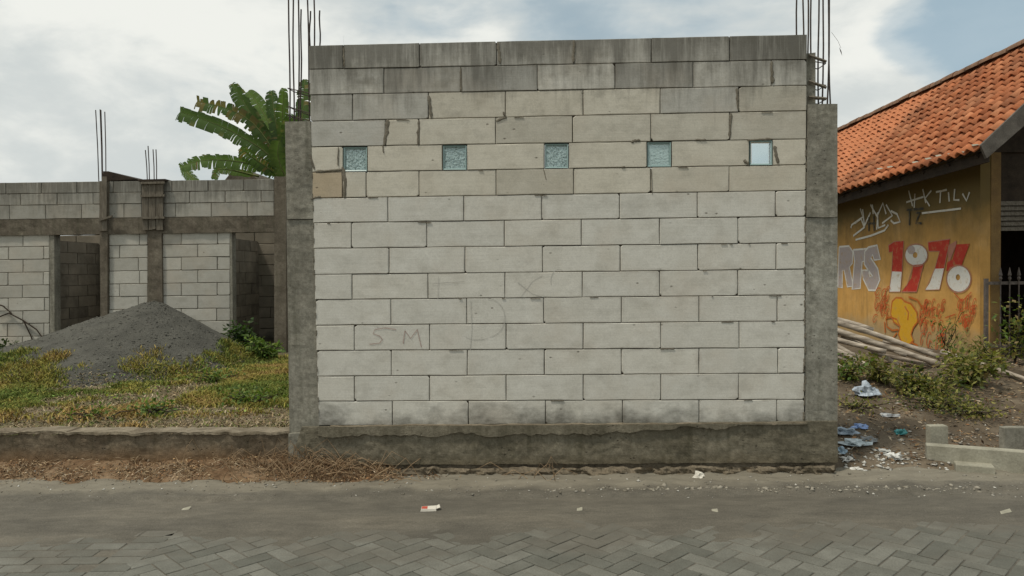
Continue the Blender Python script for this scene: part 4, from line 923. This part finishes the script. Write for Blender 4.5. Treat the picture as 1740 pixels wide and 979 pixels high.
bush('weed_clump', onright(1660, 6.9), 14, 420, .04, .08, .5, OL, 'thin weeds on the dirt behind the small pale post', 'weeds')
bush('weed_clump', onright(1450, 7.0), 12, 260, .04, .08, .4, OL, 'few low weeds below the knotted plastic bag', 'weeds')
bush('weed_clump', (atY(408, 590, 11.6).x, 11.6, .31), 10, 650, .09, .55, .25, [(.035,.07,.018),(.05,.09,.02),(.03,.05,.015)], 'dark leafy weed clump in the right doorway of the unfinished building', 'weeds')
bush('weed_clump', (atY(450, 600, 11.2).x, 11.2, .31), 10, 500, .09, .32, .25, GR, 'bright weed clump beside the left column at the back of the plot', 'weeds')
bush('weed_clump', (atY(12, 600, 11.4).x, 11.4, .31), 8, 300, .08, .32, .2, [(.03,.05,.015),(.05,.07,.02)], 'dark weed at the foot of the building at the far left', 'weeds')
for i_w, (px, Y, n_, h_, lab) in enumerate(((425, 7.5, 420, .14, 'bright green leafy weed patch left of the left column'), (250, 6.9, 260, .10, 'small weed patch near the kerb below the sand heap'), (370, 9.0, 350, .16, 'green weeds at the right foot of the sand heap'), (160, 6.7, 120, .10, 'small leafy weed at the kerb edge on the left'))):
    x = atY(px, 640, Y).x; bush('weed_clump', (x, Y, ground_left(x, Y)), 12, n_, .05, h_, .45, GR+[(.14,.19,.04)], lab, 'weeds', flat=.6)
# dead vine on the far left wall
mb = MB()
for pts in ([(-5,540),(15,532),(40,545),(62,560),(80,585)], [(20,533),(5,520),(-12,515)], [(40,545),(52,570),(60,592)]): mb.tube([at(x, y, BY-.04) for x, y in pts], .012, 4)
tag(mb.build('dead_vine', M['darkwood_shade']), 'dry vine stem creeping across the blocks at the far left', 'vine')
# banana plant: ribbed, torn leaves
M['banana'] = colattr('banana_leaf', .45, .4)
ban = empty('banana_plant', (atY(480, 400, 14).x, 14, .3), 'banana plant with torn leaves rising behind the unfinished building', 'banana plant')
def bleaf(pts, wmax, Y0, Y1, col, brown=0.0, tear=.35, droop=.25, seed=0, cut=False):
    r_ = random.Random(seed); W3 = [atY(x, y, Y0+(Y1-Y0)*k/(len(pts)-1)) for k, (x, y) in enumerate(pts)]
    def P(t):
        s = t*(len(W3)-1); i = min(int(s), len(W3)-2); f = s-i
        p0 = W3[max(i-1, 0)]; p1 = W3[i]; p2 = W3[i+1]; p3 = W3[min(i+2, len(W3)-1)]
        return .5*((2*p1)+(p2-p0)*f+(2*p0-5*p1+4*p2-p3)*f*f+(3*p1-p0-3*p2+p3)*f**3)
    V = []; T = []; C = []; N_ = 30
    view = Vector((0, 1, 0))
    for side in (-1, 1):
        k = 0; t = .10
        while t < .995:
            dt = min(r_.choice([.015, .02, .03, .04]), .999-t); t1 = t+dt
            sub = 2
            def prof(q): return wmax*(min(1, (q*3.2))**.6)*((1-max(0, (q-.72)/.30)**2.0 if not cut else 1-.25*max(0, q-.6)))**.5 if q < 1.0 else wmax*.1
            hang = r_.uniform(-1, 1)*.18*tear; short = 1 - (r_.random()**3)*.55*tear; gap = dt*(r_.uniform(.2, .9) if r_.random() < .16 else 0)*tear
            row = []
            for (q, qq) in ((t+gap*.0, t), (t1, t1-gap)):
                c = P(q); d = (P(min(q+.02, 1))-P(max(q-.02, 0))).normalized(); s = d.cross(view).normalized()*side
                w = max(0.0, prof(min(q, .999)))*short; sl = d*(.25*w)
                nrm = Vector((0, -1, 0))*.35*w*(1 if side > 0 else .6)
                e = P(qq) + (s*w) + sl + nrm*hang*2 - Vector((0, 0, droop*w)) + nrm*.5; mid_ = c + (e-c)*.5 + Vector((0, 0, .10*w)) - Vector((0, .08*w, 0))
                row.append((c, mid_, e))
            b = len(V); V += [row[0][0], row[0][1], row[0][2], row[1][0], row[1][1], row[1][2]]
            T += [(b, b+1, b+4), (b, b+4, b+3), (b+1, b+2, b+5), (b+1, b+5, b+4)]
            v = r_.uniform(.92, 1.08); cc_ = [c*v for c in col]
            if r_.random() < brown*.8: cc_ = [.17*v, .14*v, .06*v]
            ce = [c*.85 for c in cc_] if r_.random() < .9 else [.20, .19, .08]
            C += [[c*1.25 for c in cc_], cc_, ce]*2; t = t1
    lf = np_obj('leaf', [tuple(v) for v in V], T, M['banana'], C, ban, origin=tuple(W3[0]))
    mb = MB(); mb.tube([P(k/12) for k in range(13)], [.022*(1-.85*k/12) for k in range(13)], 5); mb.build('midrib', M['midrib'], lf, smooth=True)
M['midrib'] = simple('leaf_midrib', [(.3, (.13, .16, .05)), (.7, (.20, .22, .08))], 8)
g1_ = (.085, .13, .045); g2_ = (.11, .165, .05); g3_ = (.07, .11, .04)
for i_l, a in enumerate([([(484,300),(455,262),(420,238),(370,212),(306,190)], .145, g1_, .0, .4), ([(484,300),(462,252),(430,210),(390,186),(335,172)], .14, g1_, .55, .9),
    ([(486,300),(470,262),(445,225),(418,180),(395,142)], .15, g1_, .1, .6), ([(487,298),(478,252),(460,215),(440,180),(421,156)], .17, g2_, 0, .5),
    ([(486,302),(440,283),(400,274),(350,272),(306,283)], .13, g2_, .02, .8), ([(488,300),(484,250),(480,200),(483,150)], .11, g2_, 0, .4), ([(486,300),(475,240),(466,190),(461,154)], .13, g3_, .1, .8),
    ([(490,300),(505,250),(515,190),(518,135)], .14, g3_, .1, .6), ([(486,305),(462,290),(430,268),(408,252)], .12, g3_, .25, .9), ([(488,304),(478,285),(472,262),(474,240)], .16, g2_, .0, .6),
    ([(306,283),(315,290),(328,304),(336,318)], .10, g2_, 0, .5), ([(440,300),(400,290),(372,288),(364,305)], .08, g2_, .1, .4), ([(500,302),(500,262),(494,222),(500,196)], .16, g3_, 0, .7)]):
    pts, w, col, br, te = a; bleaf(pts, w*1.08, 14.0+.1*(i_l % 3), 13.4+.25*(i_l % 4), col, br, te, seed=i_l+3, cut=i_l in (0, 1))
mb = MB(); b0 = Vector((ban.location.x, 14, .2)); mb.tube([b0, b0+Vector((.03, 0, 1.5)), atY(485, 330, 14), atY(487, 295, 14)], [.13, .11, .09, .05], 9); mb.build('trunk', M['midrib'], ban, smooth=True)
# ------------------------------------------------------------------ grass and dry litter (nobody could count these)
def blades(name, P, H, col, mat, label, cat, width=.006, lean=.6):
    n = len(P); a = rng.uniform(0, 2*np.pi, n); side = np.stack([np.cos(a), np.sin(a), 0*a], 1)*(width*rng.uniform(.6, 1.4, n))[:, None]
    ln = rng.normal(0, 1, (n, 3)); ln[:, 2] = 0; ln = ln*lean*H[:, None]*.7; upv = np.array([0, 0, 1.0])*H[:, None]
    V = np.stack([P-side, P+side, P+ln*.4+upv*.6-side*.7, P+ln*.4+upv*.6+side*.7, P+ln+upv*(1-.25*lean)], 1).reshape(-1, 3)
    k = np.arange(n)[:, None]*5; T = np.concatenate([k+np.array([[0, 1, 3]]), k+np.array([[0, 3, 2]]), k+np.array([[2, 3, 4]])], 0)
    o = np_obj(name, V, T, mat, np.repeat(col, 5, 0)); return tag(o, label, cat, kind='stuff')
def vn(x, y, s, sd): return np.array([noise.noise(Vector((a*s+sd, b*s, sd))) for a, b in zip(x, y)])
n = 230000; x = rng.uniform(-9, -1.75, n); y = 6.15 + (11.9-6.15)*rng.uniform(0, 1, n)**1.15
vis = (x > -y*.74) & (x < -y*.28+.1); x = x[vis]; y = y[vis]
d1 = vn(x, y, .8, 3); d2 = vn(x, y, 2.6, 9); d3 = vn(x, y, .5, 17)
ph = np.array([pile_h(a, b) for a, b in zip(x, y)]); lz = np.array([left_z(a, b) for a, b in zip(x, y)])
above = ph-lz
dens = .62 + 1.2*d1 + 1.0*d2 - np.clip((6.95-y+.25*d2*2-.06*(x+4))/.6, 0, 1)*1.0
# bare sand on the upper part of the heap and in one scar on its front
dens -= np.clip((above-.10)/.30, 0, 1)*.85*(1-.45*(d2 > .05)); dens[above > .34] -= .45; dens -= np.clip((y-9.5)*.9, 0, 1)*(x < -4.3)*.9; dens[above > .55] = -1
dens -= 1.3*np.exp(-(((x+3.75)/.42)**2 + ((y-8.2)/.75)**2)) + 1.1*np.exp(-(((x+5.1)/.35)**2 + ((y-8.9)/.5)**2))
keep = rng.uniform(0, 1, len(x)) < np.clip(dens*1.35, 0, 1); x = x[keep]; y = y[keep]; d1 = d1[keep]; d2 = d2[keep]; d3 = d3[keep]; z = np.maximum(ph, lz)[keep]
pal = np.array([(.12, .16, .03), (.21, .205, .042), (.29, .24, .055), (.33, .22, .08)])
kk = np.clip(1.0 + 3.2*d3 + 2.2*d2 + rng.normal(0, .6, len(x)) + np.clip((7.2-y), 0, 1)*.7 - np.clip((x+4.2)*.35, -.8, .9), 0, 2.999)
i0 = kk.astype(int); f_ = (kk-i0)[:, None]; col = (pal[i0]*(1-f_)+pal[i0+1]*f_)*rng.uniform(.7, 1.3, (len(x), 1))
blades('grass', np.stack([x, y, z], 1), rng.uniform(.03, .075, len(x))*(1+.5*np.clip(d1, 0, 1)), col, M['straw'], 'patchy yellow green grass over the plot and the foot of the sand heap', 'grass', .0055, 1.0)
n = 42000; x = rng.uniform(-9, -1.75, n); y = 6.02+(11.6-6.02)*rng.uniform(0, 1, n)**1.3; k_ = (x > -y*.74) & (x < -y*.28+.1); x = x[k_]; y = y[k_]
ph = np.array([pile_h(a, b) for a, b in zip(x, y)]); lz = np.array([left_z(a, b) for a, b in zip(x, y)]); k_ = (ph-lz < .12); x = x[k_]; y = y[k_]; z = np.maximum(ph, lz)[k_]; n = len(x)
c_n = np.array([(.26,.19,.10),(.34,.26,.15),(.16,.115,.06),(.14,.16,.04),(.42,.34,.22)])[rng.integers(0, 5, n)]*rng.uniform(.6, 1.2, (n, 1))
blades('dry_grass', np.stack([x, y, z], 1), rng.uniform(.012, .045, n), c_n, M['straw'], 'short dead grass and bits over the bare soil of the plot', 'dry grass', .006, 2.2)
# low broad leaved ground cover within it
n = 14000; x = rng.uniform(-8, -1.8, n); y = rng.uniform(6.4, 11.6, n); e = vn(x, y, 1.3, 5)+.6*vn(x, y, 4, 8); ok_ = (e > .10) & (x > -y*.74); x = x[ok_]; y = y[ok_]
z = np.array([ground_left(a, b) for a, b in zip(x, y)]); hh = np.array([pile_h(a, b) for a, b in zip(x, y)])-.31; ok_ = (hh < .16) & (y > 6.75) & (rng.uniform(0, 1, len(x)) < .4); x = x[ok_]; y = y[ok_]; z = z[ok_]
n = len(x); c = np.array(GR+OL)[rng.integers(0, 10, n)]*rng.uniform(.9, 2.2, (n, 1)); Dd = rng.normal(0, 1, (n, 3)); Dd[:, 2] = np.abs(Dd[:, 2])*.5
V, T, C = leaf_quads(np.stack([x, y, z+.03], 1), Dd, rng.uniform(.025, .055, n), rng.uniform(.007, .014, n), .2, c)
tag(np_obj('ground_cover', V, T, M['leafcol'], C), 'low broad-leaved ground cover among the grass', 'ground cover', kind='stuff')
# dry leaves and straw at the kerb foot
def kerbdist(x): return 5.86 - math.tan(YAW)*x
def litter(name, n, xr, wr, hfun, pal_, size, label, cat, mat='straw', flat=.35, dens=None):
    x = rng.uniform(*xr, n); w = wr[0] + (wr[1]-wr[0])*rng.beta(2.4, 1.3, n); y = np.array([kerbdist(a) for a in x]) - .35 + .35*w
    if dens is not None: k = rng.uniform(0, 1, n) < dens(x, y)*np.clip(.75+2.2*vn(x, y*1.5, 3.2, 6), .12, 1.3); x = x[k]; y = y[k]
    n = len(x); z = np.array([hfun(a, b) for a, b in zip(x, y)]) + rng.uniform(0, .02, n)
    c = np.array(pal_)[rng.integers(0, len(pal_), n)]*rng.uniform(.6, 1.35, (n, 1)); Dd = rng.normal(0, 1, (n, 3)); Dd[:, 2] *= flat
    V, T, C = leaf_quads(np.stack([x, y, z], 1), Dd, size*rng.uniform(.4, 1.4, n), size*(.035 if name == 'straw' else .18)*rng.uniform(.4, 1.6, n), .1, c)
    return tag(np_obj(name, V, T, M[mat], C), label, cat, kind='stuff')
BR = [(.24, .13, .06), (.34, .22, .11), (.40, .30, .18), (.13, .075, .04), (.34, .24, .14), (.22, .12, .06), (.42, .34, .24), (.10, .06, .035)]
hv = lambda a, b: verge_z(a, b)+.004
litter('dry_leaves', 12500, (-6, 2.7), (-.12, 1.0), hv, BR, .026, 'brown dry leaves gathered along the foot of the kerb', 'dry leaves', dens=lambda x, y: np.clip(.95-.55*(x+1.4)*.9, .03, .95))
litter('straw', 9500, (-2.45, -.9), (.0, 1.05), lambda a, b: hv(a, b)+abs(random.gauss(0, .030))*max(.15, 1-abs(a+1.65)/.75), [(.27,.17,.085),(.38,.27,.15),(.20,.115,.055),(.20,.11,.055), (.12,.07,.035), (.15,.09,.05)], .060, 'tangle of dry straw at the corner of wall and kerb', 'straw', flat=.8, dens=lambda x, y: np.exp(-((x+1.6)/.42)**2)*.7)
litter('straw', 5200, (-6, -.6), (-.05, 1.0), hv, [(.30,.22,.13),(.20,.135,.075),(.38,.30,.20),(.13,.085,.045)], .075, 'loose pale straw stems lying along the kerb', 'straw', dens=lambda x, y: np.full(len(x), .8))
# dead stems sticking out of the tangle
mb = MB()
for _ in range(150):
    x = random.gauss(-1.7, .38) if _ < 135 else random.uniform(.0, .35); y = kerbdist(x)-random.uniform(.06, .3); p = Vector((x, y, hv(x, y)))
    d = Vector((random.uniform(-1, 1), random.uniform(-.4, .3), random.uniform(.1, 1.0))).normalized()*random.uniform(.08, .26); q = p+d; e_ = q + Vector((d.x*.6+random.uniform(-.05, .05), 0, -abs(d.z)*.4))
    mb.tube([p, p.lerp(q, .5)+Vector((0, 0, .01)), q, e_], [.003, .0028, .0022, .001], 4)
M['stalk'] = simple('dry_stalk', [(.3, (.18, .115, .06)), (.7, (.40, .29, .18))], 12)
tag(mb.build('dry_stalks', M['stalk']), 'dead stalks leaning out of the straw against the wall foot', 'dry stalks', kind='stuff')
# pale crumbs of rubble on apron, road edge and the dirt at right
def crumbs(name, P, sz, col, label, cat):
    n = len(P); base = np.array([(1,0,0),(-1,0,0),(0,1,0),(0,-1,0),(0,0,1),(0,0,-1)], float); Fo = np.array([(0,2,4),(2,1,4),(1,3,4),(3,0,4),(2,0,5),(1,2,5),(3,1,5),(0,3,5)])
    V = base[None]*rng.uniform(.5, 1.3, (n, 6, 1))*np.stack([sz*rng.uniform(.7, 1.8, n), sz*rng.uniform(.6, 1.2, n), sz*rng.uniform(.3, .7, n)], 1)[:, None, :]
    a = rng.uniform(0, 6.28, n); ca_, sa = np.cos(a)[:, None], np.sin(a)[:, None]; X_ = V[..., 0]*ca_-V[..., 1]*sa; Y_ = V[..., 0]*sa+V[..., 1]*ca_; V = np.stack([X_, Y_, V[..., 2]], -1)+P[:, None, :]
    T = (np.arange(n)[:, None, None]*6+Fo[None]).reshape(-1, 3); return tag(np_obj(name, V.reshape(-1, 3), T, M['scrap'], np.repeat(col, 6, 0)), label, cat, kind='stuff')
n = 5200; a_ = rng.uniform(0, 6.28, n); q_ = rng.uniform(0, 1, n)**.55; x = PK.x+np.cos(a_)*q_*np.where(np.cos(a_) < 0, 3.0, 1.7); y = PK.y-np.abs(np.sin(a_))*q_*2.5; z = np.array([max(pile_h(a, b), left_z(a, b)) for a, b in zip(x, y)])
g_ = rng.uniform(0, 1, n)[:, None]; crumbs('gravel_grains', np.stack([x, y, z], 1), np.minimum(rng.lognormal(-4.75, .45, n), .022), np.array([(.06, .058, .048)])*(1-g_)+g_*np.array([(.165, .158, .135)]), 'coarse grains and small stones on the sand heap and round its foot', 'gravel')
n = 900; x = rng.uniform(-4.3, 3.8, n); y = 5.2+.62*rng.beta(1.2, 1.6, n)-.03*x; z = np.array([max(road_z(a, b), verge_z(a, b) if b > 5.5 else -1) for a, b in zip(x, y)])
g_ = rng.uniform(0, 1, n)[:, None]; crumbs('rubble_crumbs', np.stack([x, y, z+.002], 1), np.minimum(rng.lognormal(-5.3, .6, n), .014), np.array([(.17, .15, .115)])*(1-g_**3)+g_**3*np.array([(.62, .60, .54)]), 'pale crumbs of rubble strewn along the road edge', 'rubble')
n = 1500; x = 2.55 + 5.0*rng.beta(1, 2.2, n); y = 5.62+2.6*rng.beta(.9, 2.4, n); z = np.array([right_z(a, b) for a, b in zip(x, y)])
g_ = rng.uniform(0, 1, n)[:, None]; crumbs('rubble_bits', np.stack([x, y, z+.003], 1), np.minimum(rng.lognormal(-4.75, .6, n), .03), np.array([(.14, .115, .085)])*(1-g_**2.2)+g_**2.2*np.array([(.55, .53, .47)]), 'stones and broken bits over the dirt ground at right', 'rubble')
n = 260; x = rng.uniform(.2, 3.4, n); y = 5.36-.03*x+rng.normal(0, .022, n); z = np.array([road_z(a, b) for a, b in zip(x, y)]); g_ = rng.uniform(0, 1, n)[:, None]
crumbs('cement_lumps', np.stack([x, y, z], 1), np.minimum(rng.lognormal(-4.5, .5, n), .03), np.array([(.17, .15, .115)])*(1-g_)+g_*np.array([(.34, .31, .25)]), 'lumpy line of dried cement along the road edge', 'cement')
n = 150; x = 2.62+.95*rng.beta(1.2, 1.6, n); y = 5.66+.5*rng.beta(1.1, 1.8, n); z = np.array([right_z(a, b) for a, b in zip(x, y)])+.006; g_ = rng.uniform(0, 1, n)[:, None]
crumbs('white_bits', np.stack([x, y, z], 1), np.minimum(rng.lognormal(-4.3, .5, n), .03)*.8, np.array([(.24, .22, .18)])*(1-g_)+g_*np.array([(.60, .59, .54)]), 'white bits of plaster and paper by the column base at right', 'rubbish bits')
mb = MB()
for _ in range(170):
    x = 2.55+5.2*random.random()**1.3; y = 5.9+3.2*random.random(); a = random.uniform(0, 3.14); L = random.uniform(.04, .22); z = right_z(x, y)+.012
    mb.tube([(x, y, z), (x+math.cos(a)*L*.5, y+math.sin(a)*L*.5, z+random.uniform(0, .03)), (x+math.cos(a)*L, y+math.sin(a)*L, z)], [.004, .005, .002], 4)
M['twig'] = simple('dry_twig', [(.3, (.16, .12, .08)), (.7, (.38, .30, .21))], 12); tag(mb.build('twigs', M['twig']), 'twigs and splinters strewn over the dirt at right', 'twigs', kind='stuff')
n = 9000; x = rng.uniform(2.5, 8, n); y = 5.9+3.6*rng.uniform(0, 1, n)
z = np.array([right_z(a, b) for a, b in zip(x, y)])+.006; c = np.array(BR+[(.10,.10,.04)])[rng.integers(0, 8, n)]*rng.uniform(.5, 1.2, (n, 1)); Dd = rng.normal(0, 1, (n, 3)); Dd[:, 2] *= .3
V, T, C = leaf_quads(np.stack([x, y, z], 1), Dd, rng.uniform(.02, .08, n), rng.uniform(.003, .012, n), .1, c); tag(np_obj('leaf_litter', V, T, M['straw'], C), 'dry leaf litter over the dirt ground at right', 'leaf litter', kind='stuff')
# ------------------------------------------------------------------ rubbish, blocks, small things
def crumple(name, c, size, col, label, cat, sub=3, rough=.45, seed=0, group=None):
    m, t, b = newmat(name+'_film'); b.inputs['Roughness'].default_value = rough; b.inputs['Specular IOR Level'].default_value = .5
    t.links.new(RAMP(t, NOISE(t, pos(t), 30, 4, .6), [(.4, col), (.65, tuple(min(.85, q*1.5+.05) for q in col))]), b.inputs['Base Color'])
    import bmesh; bm = bmesh.new(); bmesh.ops.create_icosphere(bm, subdivisions=sub, radius=1); V = []
    for v in bm.verts:
        p = v.co; k = 1+.9*noise.noise(p*1.6+Vector((seed, 0, 0)))+.65*abs(noise.noise(p*3.4+Vector((0, seed, 0))))+.35*noise.noise(p*7+Vector((0, seed, 2)))
        V.append(Vector(c)+Vector((p.x*size[0]*k, p.y*size[1]*k, max(-.1, p.z)*size[2]*k)))
    Fc = [tuple(v.index for v in f.verts) for f in bm.faces]; bm.free(); o = mesh_obj(name, V, Fc, m); return tag(o, label, cat, group)
def rpt(px, py, Y, dz=0): p = atY(px, py, Y); return (p.x, Y, right_z(p.x, Y)+dz)
crumple('plastic_bag', rpt(1472, 665, 7.4, .02), (.10, .08, .075), (.27, .31, .35), 'knotted bluish white plastic bag lying below the bamboo pile', 'plastic bag', seed=1)
for i_c, (px, Y, s, col, lab) in enumerate(((1436, 6.35, (.10, .07, .05), (.20, .26, .32), 'crumpled blue grey plastic sheet beside the base of the right column'), (1462, 6.5, (.07, .05, .03), (.12, .22, .45), 'small blue wrapper by the right column'),
    (1450, 6.15, (.12, .08, .035), (.34, .40, .42), 'torn pale plastic film on the dirt by the right column'), (1475, 6.25, (.08, .06, .03), (.14, .15, .15), 'dark crumpled plastic among the rubbish heap'), (1530, 6.45, (.05, .04, .04), (.01, .24, .24), 'teal plastic scrap on the dirt ground'),
    (1518, 5.98, (.08, .05, .04), (.50, .50, .46), 'white crumpled bag left of the long pale block'), (1440, 5.9, (.05, .04, .025), (.45, .44, .40), 'white wrapper at the foot of the right column'), (1500, 6.05, (.06, .04, .02), (.38, .38, .34), 'flattened pale wrapper beside the white crumpled bag'),
    (1455, 5.78, (.04, .03, .02), (.48, .47, .42), 'white crumpled scrap nearest the road by the column'), (1428, 6.0, (.05, .05, .04), (.22, .33, .42), 'light blue plastic strip pressed against the column base'), (1510, 6.9, (.10, .05, .02), (.30, .31, .31), 'grey plastic sheet half buried in the dirt'))):
    crumple('plastic_scrap', rpt(px, 760, Y, .005), tuple(q*.8 for q in s), tuple(q*.75+.25*(sum(col)/3)*.6 for q in col), lab, 'plastic scrap', 3, seed=i_c*3+2, group='plastic rubbish right of the column')
p = at(1184, 808, 5.72); crumple('paper_ball', (p.x, 5.62, .03), (.034, .025, .035), (.52, .49, .42), 'crumpled white paper ball against the foot of the wall', 'paper', 2, .9, 5)
def slab(name, pts4, h, mat, label, cat, group=None):
    """pts4: ground footprint (x, y) counter-clockwise, base z list"""
    z0 = min(p[2] for p in pts4); mb = MB(); top = [Vector((p[0], p[1], z0+h)) for p in pts4]; c = sum(top, Vector())/4; e = .006
    v = [t + (c-t).normalized()*e for t in top] + [t-Vector((0, 0, e)) for t in top] + [Vector((p[0], p[1], z0)) for p in pts4]
    mb.add(v, [(0,1,2,3)]+[q for k in range(4) for q in (((k+4), (k+1) % 4+4, (k+1) % 4, k), (k+8, (k+1) % 4+8, (k+1) % 4+4, k+4))]); return tag(mb.build(name, mat), label, cat, group)
a = atZ(1575, 797, .0); b = atZ(1752, 812, .0)
d_ = (b-a).normalized(); nn_ = Vector((-d_.y, d_.x, 0))*.11; b = a + d_*1.45
slab('long_block', [a, b, b+nn_, a+nn_], .188, M['pale'], 'long pale concrete block lying on edge along the roadside', 'concrete block')
a2 = atZ(1600, 800, .02)-Vector((.02, .03, 0)); b2 = a2 + d_*.9; slab('flat_strip', [(a2.x, a2.y-.03, -.002), (b2.x, b2.y-.03, -.002), (b2.x, b2.y-.002, -.002), (a2.x, a2.y-.002, -.002)], .022, M['pale'], 'thin pale strip lying in front of the long pale block', 'strip')
c0 = atZ(1660, 811, 0); Rr = Matrix.Rotation(math.radians(-24), 3, 'Z')
cs = [c0 + Rr @ Vector(q) for q in ((-.14, .0, 0), (.12, .0, 0), (.12, .15, 0), (-.14, .15, 0))]
slab('small_block', [Vector((q.x, q.y, .0)) for q in cs], .085, M['pale'], 'short pale block lying on the ground in front of the long one', 'concrete block')
for (xa, xb, yt, Y, lab) in ((1581, 1611, 724, 6.07, 'small pale post standing behind the left end of the long block'), (1707, 1748, 727, 6.05, 'small grey post behind the right end of the long block')):
    p0 = atY(xa, yt, Y); p1 = atY(xb, yt, Y); zb_ = .0
    slab('small_post', [(p0.x, Y, zb_), (p1.x, Y, zb_), (p1.x, Y+.07, zb_), (p0.x, Y+.07, zb_)], p0.z-zb_, M['pale'] if xa < 1600 else M['column'], lab, 'post')
# flattened cigarette pack on the road
P = atZ(730, 867, .01); pk = empty('cigarette_pack', P, 'flattened white and red cigarette pack lying on the road', 'cigarette pack')
mb = MB(); R = Matrix.Rotation(.12, 3, 'Z')
def pr(x, y, z): return P + R @ Vector((x, y, z))
mb.add([pr(-.062, -.022, 0), pr(.045, -.028, 0), pr(.048, .028, .004), pr(-.055, .030, .002), pr(-.058, -.020, .016), pr(.042, -.025, .013), pr(.045, .026, .022), pr(-.052, .028, .020)], [(0,3,2,1),(4,5,6,7),(0,1,5,4),(1,2,6,5),(2,3,7,6),(3,0,4,7)])
m, t, b = newmat('pack_card'); b.inputs['Base Color'].default_value = (.62, .58, .50, 1); mb.build('body', m, pk)
mb = MB(); mb.add([pr(.045, -.022, .014), pr(.072, -.012, .02), pr(.066, .024, .03), pr(.046, .024, .022)], [(0,1,2,3)]); mb.build('flap', m, pk)
m2, t, b = newmat('pack_red'); b.inputs['Base Color'].default_value = (.45, .08, .05, 1)
mb = MB(); mb.add([pr(-.055, -.015, .0178), pr(-.015, -.018, .0165), pr(-.012, .020, .0215), pr(-.050, .022, .0215)], [(0,1,2,3)]); mb.build('printed_panel', m2, pk)
for i_p, (px, py, s) in enumerate(((315, 867, .03), (1710, 872, .05), (985, 868, .02), (1215, 870, .02))):
    P = atZ(px, py, .008); mb = MB(); a = random.uniform(-.5, .5); c, s_ = math.cos(a)*s, math.sin(a)*s
    mb.add([P+Vector((-c, -s_, 0)), P+Vector((c*.9, s_-.01, .004)), P+Vector((c, s_+.02, .018)), P+Vector((-c*.8, -s_+.025, .010))], [(0,1,2,3)])
    tag(mb.build('paper_scrap', M['pale']), ['small white scrap on the road at left', 'white scrap on the road below the small pale block', 'tiny white scrap on the road edge near the middle', 'tiny pale scrap on the road below the right half of the wall'][i_p], 'paper scrap', 'paper scraps on the road')
